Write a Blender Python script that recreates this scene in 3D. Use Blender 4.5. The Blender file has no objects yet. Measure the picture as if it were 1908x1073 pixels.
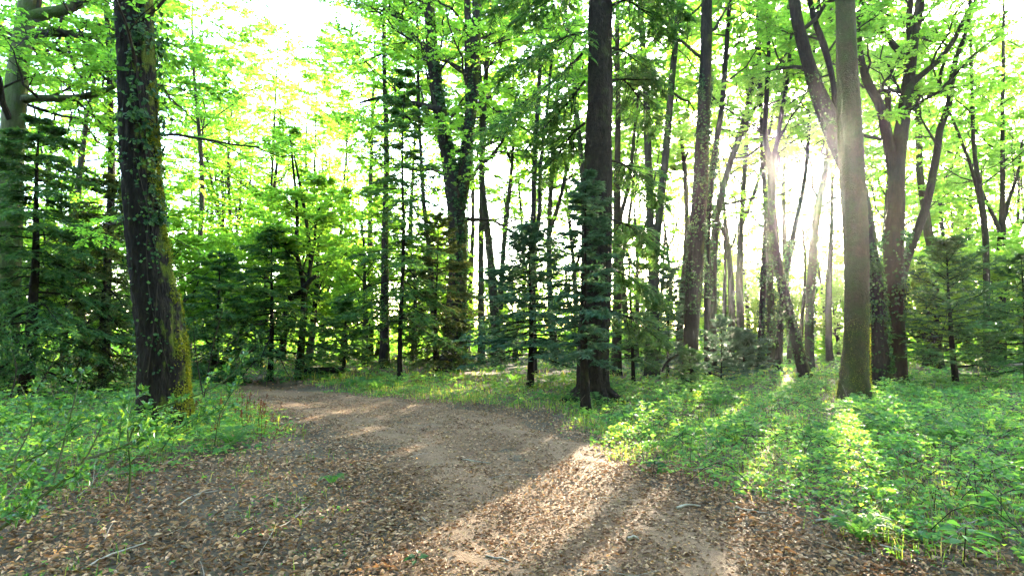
import bpy, math
import numpy as np
from mathutils import Vector

# ------------------------------------------------------------------ camera, sky, sun, exposure
SC = bpy.context.scene
COL = SC.collection
F, CX, CY = 1060.0, 954.0, 536.5          # focal length and centre in photo pixels
PITCH = math.radians(4.0)
CAMZ = 1.5
cam_d = bpy.data.cameras.new('camera'); cam_d.lens = 36 * F / 1908; cam_d.sensor_width = 36
cam_d.clip_end = 3000; cam_d.clip_start = 0.05
cam = bpy.data.objects.new('camera', cam_d); COL.objects.link(cam)
cam.location = (0, 0, CAMZ); cam.rotation_euler = (math.pi / 2 + PITCH, 0, 0)
SC.camera = cam

def ray(px, py):
    xc, yc = (px - CX) / F, (CY - py) / F
    c, s = math.cos(PITCH), math.sin(PITCH)
    return np.array([xc, c - yc * s, s + yc * c])
def at(px, py, Y):
    d = ray(px, py); return np.array([0, 0, CAMZ]) + d * (Y / d[1])
def gnd(px, py):
    d = ray(px, py); return np.array([0, 0, CAMZ]) + d * (-CAMZ / d[2])

SUN = ray(1510, 335); SUN = SUN / np.linalg.norm(SUN)
SUN_EL = math.asin(SUN[2]); SUN_AZ = math.atan2(SUN[0], SUN[1])

W = bpy.data.worlds.new('World'); SC.world = W; W.use_nodes = True
nt = W.node_tree; nt.nodes.clear()
sky = nt.nodes.new('ShaderNodeTexSky'); sky.sky_type = 'NISHITA'; sky.sun_disc = False
sky.sun_elevation = SUN_EL; sky.sun_rotation = SUN_AZ
sky.air_density = 1.0; sky.dust_density = 1.0; sky.ozone_density = 1.0
bg = nt.nodes.new('ShaderNodeBackground'); bg.inputs['Strength'].default_value = 0.15
wo = nt.nodes.new('ShaderNodeOutputWorld')
nt.links.new(sky.outputs[0], bg.inputs[0]); nt.links.new(bg.outputs[0], wo.inputs[0])

sl = bpy.data.lights.new('sun_lamp', 'SUN'); sl.energy = 3.0; sl.angle = math.radians(0.55); sl.color = (1.0, 0.88, 0.66)
so = bpy.data.objects.new('sun_lamp', sl); COL.objects.link(so)
so.rotation_euler = Vector(-SUN).to_track_quat('-Z', 'Y').to_euler(); so.location = (20, 40, 40)

SC.render.engine = 'CYCLES'
vs = SC.view_settings; vs.view_transform = 'Standard'; vs.look = 'None'; vs.gamma = 1.0; vs.use_curve_mapping = False
vs.exposure = 5.1
cy = SC.cycles
cy.use_denoising = True
try: cy.denoiser = 'OPENIMAGEDENOISE'
except Exception: pass
cy.max_bounces = 8; cy.diffuse_bounces = 4; cy.glossy_bounces = 2; cy.transmission_bounces = 4; cy.transparent_max_bounces = 4
cy.volume_bounces = 0; cy.sample_clamp_indirect = 4.0; cy.caustics_reflective = False; cy.caustics_refractive = False

# ------------------------------------------------------------------ small maths helpers
UP = np.array([0, 0, 1.0])
def unit(v): return v / np.maximum(np.linalg.norm(v, axis=-1, keepdims=True), 1e-9)
def R(seed): return np.random.default_rng(seed)
def hgt(x, y):
    x = np.asarray(x, float); y = np.asarray(y, float)
    h = 0.035 * np.sin(x * .55 + 1.3) * np.cos(y * .43 + .4) + 0.02 * np.sin(x * 1.4 + y * .9) + 0.012 * np.sin(2.9 * x - 2.1 * y + 2)
    far = np.clip((np.hypot(x, y) - 18) / 50, 0, 1)
    h = h + far * (0.5 * np.sin(x * .08 + 1) * np.cos(y * .07) - 0.7 * far)
    return h
def vnoise(x, y, s=0):
    return (np.sin(x * 1.7 + s) * np.cos(y * 1.3 - s * 2) + np.sin(x * 3.9 - y * 2.7 + s * 3) * .6 + np.sin(x * 7.3 + y * 8.1 + s) * .4) / 2.0

class Geo:
    """collects faces for ONE mesh object"""
    def __init__(s): s.v = []; s.f = []; s.n = 0
    def add(s, verts, faces, mat=0, rnd=0.5):
        verts = np.asarray(verts, float).reshape(-1, 3); faces = np.asarray(faces, np.int64)
        r = np.broadcast_to(np.asarray(rnd, float), (len(verts),))
        s.v.append((verts, r)); s.f.append((faces + s.n, mat)); s.n += len(verts)
    def mesh(s, name, mats, smooth=True):
        me = bpy.data.meshes.new(name)
        V = np.concatenate([a for a, _ in s.v]); RN = np.concatenate([b for _, b in s.v])
        loops = np.concatenate([f.ravel() for f, _ in s.f])
        tot = np.concatenate([np.full(len(f), f.shape[1]) for f, _ in s.f])
        mi = np.concatenate([np.full(len(f), m) for f, m in s.f])
        me.vertices.add(len(V)); me.vertices.foreach_set('co', V.ravel().astype(np.float32))
        me.loops.add(len(loops)); me.loops.foreach_set('vertex_index', loops.astype(np.int32))
        me.polygons.add(len(tot))
        me.polygons.foreach_set('loop_start', np.concatenate([[0], np.cumsum(tot)[:-1]]).astype(np.int32))
        me.polygons.foreach_set('loop_total', tot.astype(np.int32))
        me.polygons.foreach_set('material_index', mi.astype(np.int32))
        me.polygons.foreach_set('use_smooth', np.full(len(tot), smooth))
        at_ = me.attributes.new('rnd', 'FLOAT', 'POINT'); at_.data.foreach_set('value', RN.astype(np.float32))
        for m in mats: me.materials.append(m)
        me.update(calc_edges=True)
        return me
    def build(s, name, mats, parent=None, smooth=True, origin=None):
        if origin is not None:
            s.v = [(a - np.asarray(origin), b) for a, b in s.v]
        o = bpy.data.objects.new(name, s.mesh(name, mats if isinstance(mats, (list, tuple)) else [mats], smooth))
        COL.objects.link(o)
        if parent is not None: o.parent = parent
        elif origin is not None: o.location = origin
        return o

def tag(o, label=None, cat=None, group=None, kind=None):
    if label: o['label'] = label
    if cat: o['category'] = cat
    if group: o['group'] = group
    if kind: o['kind'] = kind
    return o
def thing(name, label, cat, loc, group=None):
    o = bpy.data.objects.new(name, None); COL.objects.link(o); o.location = loc; o.empty_display_size = .3
    return tag(o, label, cat, group)

def tubes(g, P, Rr, sides=5, mat=0, rnd=None, rng=None):
    """batch of tubes: P (B,n,3), Rr (B,n)"""
    B, n, _ = P.shape
    if B == 0: return
    T = np.empty_like(P); T[:, 1:-1] = P[:, 2:] - P[:, :-2]; T[:, 0] = P[:, 1] - P[:, 0]; T[:, -1] = P[:, -1] - P[:, -2]
    T = unit(T)
    ref = np.where((np.abs(unit(P[:, -1] - P[:, 0])[:, 2]) > .7)[:, None], np.array([1, 0.13, 0]), UP)[:, None, :]
    u = unit(np.cross(T, ref)); v = np.cross(T, u)
    a = np.arange(sides) * 2 * np.pi / sides
    V = P[:, :, None, :] + Rr[:, :, None, None] * (np.cos(a)[None, None, :, None] * u[:, :, None, :] + np.sin(a)[None, None, :, None] * v[:, :, None, :])
    idx = np.arange(B * n * sides).reshape(B, n, sides)
    i0 = idx[:, :-1]; i1 = idx[:, 1:]
    q = np.stack([i0, np.roll(i0, -1, 2), np.roll(i1, -1, 2), i1], -1).reshape(-1, 4)
    r = .5 if rnd is None else np.repeat(rnd, n * sides)
    g.add(V, q, mat, r)

def spline(pts, rad, step):
    """Catmull-Rom resample of a polyline with radii"""
    pts = np.asarray(pts, float); rad = np.asarray(rad, float)
    A = np.column_stack([pts, rad]); E = np.vstack([2 * A[0] - A[1], A, 2 * A[-1] - A[-2]])
    out = []
    for i in range(1, len(E) - 2):
        p0, p1, p2, p3 = E[i - 1:i + 3]
        k = max(2, int(np.linalg.norm((p2 - p1)[:3]) / step))
        t = (np.arange(k) / k)[:, None]
        out.append(.5 * (2 * p1 + (p2 - p0) * t + (2 * p0 - 5 * p1 + 4 * p2 - p3) * t ** 2 + (3 * p1 - p0 - 3 * p2 + p3) * t ** 3))
    out.append(A[-1:]); o = np.vstack(out)
    return o[:, :3], np.maximum(o[:, 3], .003)

def stem_mesh(g, P, Rr, sides, seed, rough=.05, flare=0, lobes=5, mat=0, z0=None, flare_h=.35, ridge=0., rk_=11):
    """a trunk or limb with uneven section and root flare"""
    rng = R(seed); n = len(P)
    T = np.empty_like(P); T[1:-1] = P[2:] - P[:-2]; T[0] = P[1] - P[0]; T[-1] = P[-1] - P[-2]; T = unit(T)
    u = unit(np.cross(T, np.array([0.1, 1, 0.0]))); v = np.cross(T, u)
    a = np.arange(sides) * 2 * np.pi / sides
    s = np.concatenate([[0], np.cumsum(np.linalg.norm(np.diff(P, axis=0), axis=1))])
    ph = rng.uniform(0, 6.3, 8); A, S = np.meshgrid(a, s)
    m = 1 + rough * (np.sin(2 * A + ph[0] + S * .9) + .7 * np.sin(3 * A + ph[1] - S * 1.7) + .5 * np.sin(5 * A + ph[2] + S * 2.9) + .6 * np.sin(S * 3.1 + ph[3]) * np.sin(A + ph[4]) + .4 * np.sin(9 * A + ph[5] + 5 * S))
    m += rough * .45 * rng.normal(size=m.shape)
    if ridge:
        wv_ = 1.6 * np.sin(S * 1.1 + ph[0]) + .9 * np.sin(S * 3.3 + ph[1] + 2 * A) + .5 * np.sin(S * 9 + ph[2] - 3 * A)
        m += ridge * (1 - 2 * np.abs(np.sin(rk_ * A * .5 + wv_)) ** .6) * (.6 + .4 * np.sin(S * 6 + A * 4 + ph[3])) + ridge * .6 * np.sin(23 * A + 2.5 * np.sin(S * 4 + ph[4])) * np.sin(S * 11 + 5 * A)
    if flare:
        zz = (P[:, 2] - (P[0, 2] if z0 is None else z0))[:, None]
        m *= 1 + flare * np.exp(-np.maximum(zz, 0) / flare_h) * (.55 + .45 * np.cos(lobes * A + ph[6] + .3 * np.sin(A + ph[7])))
    V = P[:, None, :] + (Rr[:, None] * m)[:, :, None] * (np.cos(a)[None, :, None] * u[:, None] + np.sin(a)[None, :, None] * v[:, None])
    idx = np.arange(n * sides).reshape(n, sides); i0, i1 = idx[:-1], idx[1:]
    q = np.stack([i0, np.roll(i0, -1, 1), np.roll(i1, -1, 1), i1], -1).reshape(-1, 4)
    g.add(V, q, mat)
    top = np.array([idx[-1][[0, sides // 4, sides // 2, 3 * sides // 4]]])
    g.f.append((top + g.n - n * sides, mat))

def lerp_poly(P, t):
    """P (B,n,3|1), t (B,k) in 0..1 -> (B,k,·)"""
    n = P.shape[1]; x = np.clip(t, 0, .9999) * (n - 1); i = x.astype(int); f = (x - i)[..., None]
    b = np.arange(len(P))[:, None]
    return P[b, i] * (1 - f) + P[b, i + 1] * f

def spawn(PP, PR, k, t0, t1, ang, angsd, L, m, rng, planar=0., lift=0., bend=0., wig=.05, taper=.6, rk=.55, minr=.004, lfall=.5):
    """k children on each parent; returns (B*k,m,3),(B*k,m)"""
    B = len(PP)
    t = t0 + (t1 - t0) * (np.arange(k)[None] + rng.uniform(0, 1, (B, k))) / k
    pos = lerp_poly(PP, t); nxt = lerp_poly(PP, np.minimum(t + .05, .9999)); prv = lerp_poly(PP, np.maximum(t - .05, 0))
    T = unit(nxt - prv); r0 = lerp_poly(PR[..., None], t)[..., 0]
    ref = np.where(np.abs(T[..., 2:3]) > .95, np.array([1., 0, 0]), UP)
    u = unit(np.cross(T, ref)); v = np.cross(u, T)
    az = rng.uniform(0, 6.283, (B, 1)) + np.arange(k) * 2.39996 + rng.normal(0, .3, (B, k))
    side = np.where((np.arange(k)[None] + rng.integers(0, 2, (B, 1))) % 2 == 0, 1, -1) + rng.normal(0, .15, (B, k))
    out = np.cos(az)[..., None] * u + np.sin(az)[..., None] * v
    pl = side[..., None] * u + rng.normal(0, .25, (B, k))[..., None] * v
    out = unit(out * (1 - planar) + pl * planar)
    an = np.radians(rng.normal(ang, angsd, (B, k)))[..., None]
    d = np.cos(an) * T + np.sin(an) * out; d[..., 2] += lift; d = unit(d)
    Lb = (np.broadcast_to(np.asarray(L, float).reshape(-1, 1), (B, k)) * (1 - lfall * (t - t0) / max(t1 - t0, 1e-6)) * rng.uniform(.65, 1.2, (B, k)))
    d = d.reshape(-1, 3); Lb = Lb.reshape(-1); pos = pos.reshape(-1, 3); N = B * k
    s = np.linspace(0, 1, m)[None, :, None]
    w = np.cumsum(rng.normal(0, 1, (N, m, 3)), axis=1); w -= w[:, :1]
    P = pos[:, None] + d[:, None] * s * Lb[:, None, None] + UP * (bend * Lb[:, None, None] * s ** 2) + w * (wig * Lb[:, None, None] / m)
    rr = np.maximum(np.minimum(r0.reshape(-1) * rk, Lb * .022 + .003), minr)
    return P, rr[:, None] * (1 - (1 - taper * .4) * np.linspace(0, 1, m)[None]), Lb

def in_gap(P):
    """the opening in the foliage through which the low sun breaks"""
    d = unit(np.asarray(P, float) - np.array([0, 0, CAMZ])); a = np.degrees(np.arccos(np.clip(d @ SUN, -1, 1)))
    return a < 1.7 + 1.1 * np.sin(P[..., 0] * 7 + P[..., 2] * 5) * np.sin(P[..., 1] * 3 + P[..., 2] * 9)
GAP = [False]
def leaves(g, P, D, N, size, mat, rnd, shape='quad', width=.55, fold=.18, curl=0.):
    """leaf blades: base P, direction D, normal N"""
    n = len(P)
    if n == 0: return
    size = np.broadcast_to(size, (n,))
    if GAP[0]:
        k = ~in_gap(P); P, D, N, size, rnd = P[k], D[k], N[k], size[k], np.broadcast_to(rnd, (n,))[k]; n = len(P)
        if n == 0: return
    D = unit(D); S = unit(np.cross(D, N)); N = np.cross(S, D); size = size[:, None]
    if shape == 'tri':
        V = np.stack([P + S * size * width * .5, P + D * size, P - S * size * width * .5], 1)
        g.add(V, np.arange(n * 3).reshape(n, 3), mat, np.repeat(rnd, 3)); return
    if shape == 'quad':
        V = np.stack([P, P + D * size * .48 + S * size * width * .5 + N * size * fold, P + D * size, P + D * size * .48 - S * size * width * .5 + N * size * fold], 1)
        g.add(V, np.arange(n * 4).reshape(n, 4), mat, np.repeat(rnd, 4)); return
    w = width * .5                                            # 'oval': two folded halves
    cz = -curl
    V = np.stack([P, P + D * size * .30 + S * size * w * .9 + N * size * fold, P + D * size * .66 + S * size * w * .7 + N * size * (fold + cz * .4),
                  P + D * size + N * size * cz,
                  P + D * size * .66 - S * size * w * .7 + N * size * (fold + cz * .4), P + D * size * .30 - S * size * w * .9 + N * size * fold], 1)
    b = np.arange(n)[:, None] * 6
    g.add(V, np.concatenate([b + np.array([[0, 3, 2, 1]]), b + np.array([[0, 5, 4, 3]])]), mat, np.repeat(rnd, 6))

def spray_leaves(g, PP, q, size, mat, rng, shape='quad', droop=.1, tilt=.35, width=.6, t0=.15):
    """alternate leaves along twigs PP (B,n,3), lying in flat sprays"""
    B = len(PP)
    if B == 0: return
    t = t0 + (1 - t0) * (np.arange(q)[None] + rng.uniform(.2, .9, (B, q))) / q
    pos = lerp_poly(PP, t); T = unit(lerp_poly(PP, np.minimum(t + .08, .9999)) - lerp_poly(PP, np.maximum(t - .08, 0)))
    u = unit(np.cross(T, UP + 1e-3)); side = np.where(np.arange(q)[None] % 2 == 0, 1., -1.)[..., None]
    D = T * .75 + u * side * rng.uniform(.5, 1.1, (B, q, 1)) + UP * rng.normal(-droop, .22, (B, q, 1))
    N = UP + rng.normal(0, tilt, (B, q, 3))
    sz = size * rng.uniform(.6, 1.25, B * q)
    leaves(g, pos.reshape(-1, 3), D.reshape(-1, 3), N.reshape(-1, 3), sz, mat, rng.uniform(0, 1, B * q) * .6 + np.repeat(rng.uniform(0, .4, B), q), shape, width)

# ------------------------------------------------------------------ materials
def newmat(name):
    m = bpy.data.materials.new(name); m.use_nodes = True; t = m.node_tree; t.nodes.clear(); return m, t
def nd(t, kind, **kw):
    n = t.nodes.new(kind)
    for k, v in kw.items():
        if hasattr(n, k) and not k[0].isupper(): setattr(n, k, v)
    return n
def ramp(t, stops, fac):
    r = t.nodes.new('ShaderNodeValToRGB'); e = r.color_ramp.elements
    while len(e) < len(stops): e.new(.5)
    for i, (p, c) in enumerate(stops): e[i].position = p; e[i].color = (*c, 1)
    t.links.new(fac, r.inputs[0]); return r.outputs[0]
def leafmat(name, stops, tint=(1.6, 1.9, .7), trans=.5, rough=.65, spec=.07):
    m, t = newmat(name); L = t.links.new
    a = nd(t, 'ShaderNodeAttribute'); a.attribute_name = 'rnd'
    c = ramp(t, stops, a.outputs['Fac'])
    mul = nd(t, 'ShaderNodeMix'); mul.data_type = 'RGBA'; mul.blend_type = 'MULTIPLY'; mul.inputs['Factor'].default_value = 1
    L(c, mul.inputs['A']); mul.inputs['B'].default_value = (*tint, 1)
    p = nd(t, 'ShaderNodeBsdfPrincipled'); L(c, p.inputs['Base Color']); p.inputs['Roughness'].default_value = rough; p.inputs['Specular IOR Level'].default_value = spec
    tr = nd(t, 'ShaderNodeBsdfTranslucent'); L(mul.outputs['Result'], tr.inputs['Color'])
    mx = nd(t, 'ShaderNodeMixShader'); mx.inputs[0].default_value = trans; L(p.outputs[0], mx.inputs[1]); L(tr.outputs[0], mx.inputs[2])
    o = nd(t, 'ShaderNodeOutputMaterial'); L(mx.outputs[0], o.inputs[0]); return m
def barkmat(name, stops, moss=None, moss_amt=0., moss_dir=None, scale=1., bump=.5, stretch=.22, dir_k=.35, mn=2.3, mc_=1.):
    m, t = newmat(name); L = t.links.new
    g = nd(t, 'ShaderNodeNewGeometry')
    mp = nd(t, 'ShaderNodeMapping'); mp.inputs['Scale'].default_value = (1, 1, stretch); L(g.outputs['Position'], mp.inputs[0])
    n1 = nd(t, 'ShaderNodeTexNoise'); n1.inputs['Scale'].default_value = 14 * scale; n1.inputs['Detail'].default_value = 7; n1.inputs['Roughness'].default_value = .65; L(mp.outputs[0], n1.inputs['Vector'])
    v1 = nd(t, 'ShaderNodeTexVoronoi'); v1.feature = 'DISTANCE_TO_EDGE'; v1.inputs['Scale'].default_value = 22 * scale; L(mp.outputs[0], v1.inputs['Vector'])
    n2 = nd(t, 'ShaderNodeTexNoise'); n2.inputs['Scale'].default_value = mn; n2.inputs['Detail'].default_value = 6; n2.inputs['Roughness'].default_value = .65; L(g.outputs['Position'], n2.inputs['Vector'])
    c = ramp(t, stops, n1.outputs['Fac'])
    col = c
    if moss:
        mm = nd(t, 'ShaderNodeMath'); mm.operation = 'MULTIPLY_ADD'; L(n2.outputs['Fac'], mm.inputs[0]); mm.inputs[1].default_value = mc_; mm.inputs[2].default_value = moss_amt - .5 * mc_
        src = mm.outputs[0]
        if moss_dir is not None:
            dp = nd(t, 'ShaderNodeVectorMath'); dp.operation = 'DOT_PRODUCT'; L(g.outputs['Normal'], dp.inputs[0]); dp.inputs[1].default_value = moss_dir
            ad = nd(t, 'ShaderNodeMath'); ad.operation = 'MULTIPLY_ADD'; L(dp.outputs['Value'], ad.inputs[0]); ad.inputs[1].default_value = dir_k; L(src, ad.inputs[2]); src = ad.outputs[0]
        rm = nd(t, 'ShaderNodeMapRange'); rm.inputs['From Min'].default_value = .42; rm.inputs['From Max'].default_value = .62; L(src, rm.inputs[0])
        n3 = nd(t, 'ShaderNodeTexNoise'); n3.inputs['Scale'].default_value = 60; n3.inputs['Detail'].default_value = 3; L(g.outputs['Position'], n3.inputs['Vector'])
        mc = ramp(t, [(.3, tuple(x * .55 for x in moss)), (.7, tuple(min(1, x * 1.5) for x in moss))], n3.outputs['Fac'])
        mx = nd(t, 'ShaderNodeMix'); mx.data_type = 'RGBA'; L(rm.outputs[0], mx.inputs['Factor']); L(c, mx.inputs['A']); L(mc, mx.inputs['B']); col = mx.outputs['Result']
    hs = nd(t, 'ShaderNodeMath'); hs.operation = 'MULTIPLY_ADD'; L(v1.outputs['Distance'], hs.inputs[0]); hs.inputs[1].default_value = .9; L(n1.outputs['Fac'], hs.inputs[2])
    b = nd(t, 'ShaderNodeBump'); b.inputs['Strength'].default_value = bump; b.inputs['Distance'].default_value = .03; L(hs.outputs[0], b.inputs['Height'])
    p = nd(t, 'ShaderNodeBsdfPrincipled'); L(col, p.inputs['Base Color']); p.inputs['Roughness'].default_value = .95; p.inputs['Specular IOR Level'].default_value = .04; L(b.outputs[0], p.inputs['Normal'])
    o = nd(t, 'ShaderNodeOutputMaterial'); L(p.outputs[0], o.inputs[0]); return m
def soilmat(name, stops, scale=9., bump=.6):
    m, t = newmat(name); L = t.links.new
    g = nd(t, 'ShaderNodeNewGeometry')
    n1 = nd(t, 'ShaderNodeTexNoise'); n1.inputs['Scale'].default_value = scale * 5; n1.inputs['Detail'].default_value = 8; n1.inputs['Roughness'].default_value = .72; L(g.outputs['Position'], n1.inputs['Vector'])
    n2 = nd(t, 'ShaderNodeTexNoise'); n2.inputs['Scale'].default_value = 1.1; n2.inputs['Detail'].default_value = 6; L(g.outputs['Position'], n2.inputs['Vector'])
    v = nd(t, 'ShaderNodeTexVoronoi'); v.inputs['Scale'].default_value = scale * 3; L(g.outputs['Position'], v.inputs['Vector'])
    s = nd(t, 'ShaderNodeSeparateColor'); L(v.outputs['Color'], s.inputs[0])
    a = nd(t, 'ShaderNodeMath'); a.operation = 'MULTIPLY_ADD'; L(s.outputs[0], a.inputs[0]); a.inputs[1].default_value = .35; L(n1.outputs['Fac'], a.inputs[2])
    a2 = nd(t, 'ShaderNodeMath'); a2.operation = 'MULTIPLY_ADD'; L(n2.outputs['Fac'], a2.inputs[0]); a2.inputs[1].default_value = .75; L(a.outputs[0], a2.inputs[2])
    a3 = nd(t, 'ShaderNodeMath'); a3.operation = 'MULTIPLY'; L(a2.outputs[0], a3.inputs[0]); a3.inputs[1].default_value = .53
    c = ramp(t, stops, a3.outputs[0])
    b = nd(t, 'ShaderNodeBump'); b.inputs['Strength'].default_value = bump; b.inputs['Distance'].default_value = .02; L(a.outputs[0], b.inputs['Height'])
    p = nd(t, 'ShaderNodeBsdfPrincipled'); L(c, p.inputs['Base Color']); p.inputs['Roughness'].default_value = .92; p.inputs['Specular IOR Level'].default_value = .15; L(b.outputs[0], p.inputs['Normal'])
    o = nd(t, 'ShaderNodeOutputMaterial'); L(p.outputs[0], o.inputs[0]); return m

LEAF_BEECH = leafmat('beech_leaf', [(0, (.035, .085, .012)), (.5, (.055, .13, .018)), (1, (.09, .17, .022))], tint=(3.5, 3.3, 1.7), trans=.58)
LEAF_LIME = leafmat('lime_leaf', [(0, (.06, .12, .016)), (.5, (.09, .18, .024)), (1, (.13, .21, .028))], tint=(3.1, 3.1, 1.7), trans=.58)
LEAF_DEEP = leafmat('deep_leaf', [(0, (.02, .075, .02)), (.6, (.035, .12, .03)), (1, (.06, .15, .03))], tint=(2.6, 2.6, 1.0), trans=.5)
LEAF_IVY = leafmat('ivy_leaf', [(0, (.006, .022, .007)), (.7, (.018, .05, .014)), (1, (.05, .10, .025))], tint=(2.2, 2.2, .8), trans=.35, rough=.6, spec=.12)
LEAF_HOLLY = leafmat('holly_leaf', [(0, (.016, .06, .016)), (.7, (.04, .11, .028)), (.9, (.10, .18, .03)), (1, (.22, .28, .03))], tint=(2.6, 2.4, .8), trans=.35, rough=.35, spec=.25)
LEAF_BRAMBLE = leafmat('bramble_leaf', [(0, (.022, .07, .026)), (.45, (.045, .125, .038)), (.8, (.095, .185, .045)), (1, (.18, .24, .05))], tint=(3.4, 2.8, .9), trans=.5, rough=.6, spec=.15)
GRASS = leafmat('grass_blade', [(0, (.04, .10, .018)), (.5, (.085, .165, .022)), (.85, (.17, .21, .04)), (1, (.28, .24, .10))], tint=(2.4, 2.0, .8), trans=.45)
FERN = leafmat('fern_frond', [(0, (.025, .075, .022)), (1, (.06, .135, .035))], tint=(2.4, 2.2, .8), trans=.5)
NEEDLE = leafmat('conifer_needle', [(0, (.017, .05, .018)), (.7, (.038, .09, .026)), (1, (.08, .125, .028))], tint=(2.4, 2.4, 1.0), trans=.35)
NEEDLE_BROWN = leafmat('brown_conifer_needle', [(0, (.022, .045, .014)), (.6, (.045, .07, .02)), (1, (.085, .085, .026))], tint=(2.2, 1.8, .8), trans=.3)
NEEDLE_BLUE = leafmat('blue_conifer_needle', [(0, (.018, .055, .034)), (1, (.05, .10, .058))], tint=(2., 2., 1.), trans=.25)
LITTER = leafmat('dead_leaf', [(0, (.06, .033, .016)), (.35, (.135, .074, .037)), (.7, (.245, .148, .080)), (.93, (.38, .25, .15)), (1, (.42, .20, .06))], tint=(1.1, .9, .7), trans=.15, rough=.7, spec=.08)
DOCK = leafmat('brown_seed', [(0, (.06, .02, .008)), (1, (.14, .05, .02))], tint=(1.5, 1, .7), trans=.25)
MOSS = leafmat('moss_tuft', [(0, (.05, .068, .007)), (1, (.15, .165, .014))], tint=(1.5, 1.4, .6), trans=.3, rough=.8, spec=.1)

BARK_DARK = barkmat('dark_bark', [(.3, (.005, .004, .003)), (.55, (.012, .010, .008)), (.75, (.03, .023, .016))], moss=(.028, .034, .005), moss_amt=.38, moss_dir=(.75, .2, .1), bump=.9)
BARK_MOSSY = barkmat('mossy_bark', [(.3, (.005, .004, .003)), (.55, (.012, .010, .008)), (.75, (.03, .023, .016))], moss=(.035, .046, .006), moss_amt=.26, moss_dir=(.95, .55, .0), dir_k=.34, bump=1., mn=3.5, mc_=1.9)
BARK_GREEN_GREY = barkmat('green_grey_bark', [(.3, (.03, .032, .016)), (.55, (.055, .058, .028)), (.8, (.10, .10, .055))], moss=(.03, .05, .01), moss_amt=.5, bump=.5)  # pale grey-green bark of the left-edge tree, also on the holly branches
BARK_GREY = barkmat('grey_bark', [(.3, (.010, .008, .006)), (.55, (.022, .018, .013)), (.8, (.05, .04, .028))], moss=(.02, .03, .007), moss_amt=.45, bump=.5)
BARK_PALE = barkmat('mossy_pale_bark', [(.3, (.014, .012, .006)), (.55, (.03, .025, .012)), (.8, (.058, .047, .024))], moss=(.02, .029, .006), moss_amt=.5, bump=.7, scale=1.5, stretch=.7)
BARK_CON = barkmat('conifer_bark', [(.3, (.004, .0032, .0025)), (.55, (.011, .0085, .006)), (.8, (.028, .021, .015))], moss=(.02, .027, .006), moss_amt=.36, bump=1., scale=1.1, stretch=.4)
BARK_TWIG = barkmat('twig_bark', [(.3, (.010, .008, .006)), (.7, (.03, .024, .017))], bump=.2)
BARK_BEECH = barkmat('beech_bark', [(.3, (.009, .0065, .004)), (.55, (.02, .014, .008)), (.8, (.04, .029, .018))], moss=(.02, .03, .006), moss_amt=.4, bump=.3)
DEAD_WOOD = barkmat('dead_wood', [(.3, (.10, .085, .065)), (.7, (.26, .22, .17))], bump=.4)
DIRT = soilmat('forest_floor', [(.2, (.018, .013, .008)), (.5, (.05, .036, .02)), (.8, (.10, .07, .04))])
PATHM = soilmat('trodden_path', [(.2, (.042, .022, .010)), (.5, (.105, .059, .030)), (.8, (.205, .122, .066))], scale=14, bump=.7)

# ------------------------------------------------------------------ ground and path
def axis(n0, far, near):
    a = np.linspace(0, near, n0); b = near + (far - near) * (np.linspace(0, 1, 34)[1:] ** 2.2); c = np.concatenate([a, b])
    return np.concatenate([-c[::-1][:-1], c])
ax = axis(64, 420, 18); X, Yg = np.meshgrid(ax, ax + 6)
g = Geo(); n = len(ax); idx = np.arange(n * n).reshape(n, n)
rng = R(1)
Z = hgt(X, Yg) + rng.normal(0, .006, X.shape) * (np.hypot(X, Yg) < 25)
g.add(np.stack([X, Yg, Z], -1), np.stack([idx[:-1, :-1], idx[:-1, 1:], idx[1:, 1:], idx[1:, :-1]], -1).reshape(-1, 4))
tag(g.build('ground', DIRT), kind='structure')

BROWN = np.array([gnd(*p)[:2] for p in [(0, 985), (100, 950), (230, 905), (340, 868), (480, 850), (565, 815), (510, 770), (455, 735), (430, 712), (470, 697), (560, 712), (640, 737), (760, 750), (900, 762), (1020, 762), (1060, 795), (1130, 850), (1230, 885), (1350, 925), (1480, 960), (1560, 990), (1700, 1050)]]
                 + [np.array([5.5, 2.]), np.array([4, -3.]), np.array([-6, -3.]), np.array([-7, 3.])])
def sd_poly(x, y, poly=BROWN):
    p = np.stack([x, y], -1)[..., None, :]; a = poly; b = np.roll(poly, -1, 0); e = b - a; w = p - a
    t = np.clip((w * e).sum(-1) / (e * e).sum(-1), 0, 1); d = np.sqrt((((w - t[..., None] * e)) ** 2).sum(-1).min(-1))
    cond = ((a[:, 1] > p[..., 1]) != (b[:, 1] > p[..., 1]))
    xi = a[:, 0] + (p[..., 1] - a[:, 1]) * e[:, 0] / np.where(np.abs(e[:, 1]) < 1e-9, 1e-9, e[:, 1])
    ins = ((cond & (p[..., 0] < xi)).sum(-1) % 2) == 1
    return np.where(ins, -d, d)

PATHC, PATHW = spline(np.array([[1.1, -4, 0], [.75, 0, 0], [.55, 3, 0], [.3, 5.5, 0], [-.4, 7.6, 0], [-1.9, 9.8, 0], [-4.1, 12, 0], [-6.6, 13.8, 0], [-9.5, 15.3, 0], [-14, 17, 0], [-22, 19, 0]]), [1.5, 1.5, 1.5, 1.5, 1.6, 1.7, 1.5, 1.3, 1.2, 1.2, 1.2], .2)
def path_d(x, y):
    d = np.full(np.shape(x), 1e9)
    for i in range(0, len(PATHC), 2):
        d = np.minimum(d, np.hypot(x - PATHC[i, 0], y - PATHC[i, 1]) - PATHW[i])
    return d
T = np.gradient(PATHC, axis=0); nrm = unit(np.stack([-T[:, 1], T[:, 0], 0 * T[:, 0]], -1))
us = np.linspace(-1, 1, 25); rng = R(2)
wv = PATHW * (1 + .10 * np.sin(np.arange(len(PATHW)) * .5) + .06 * np.sin(np.arange(len(PATHW)) * 1.3))
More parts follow.
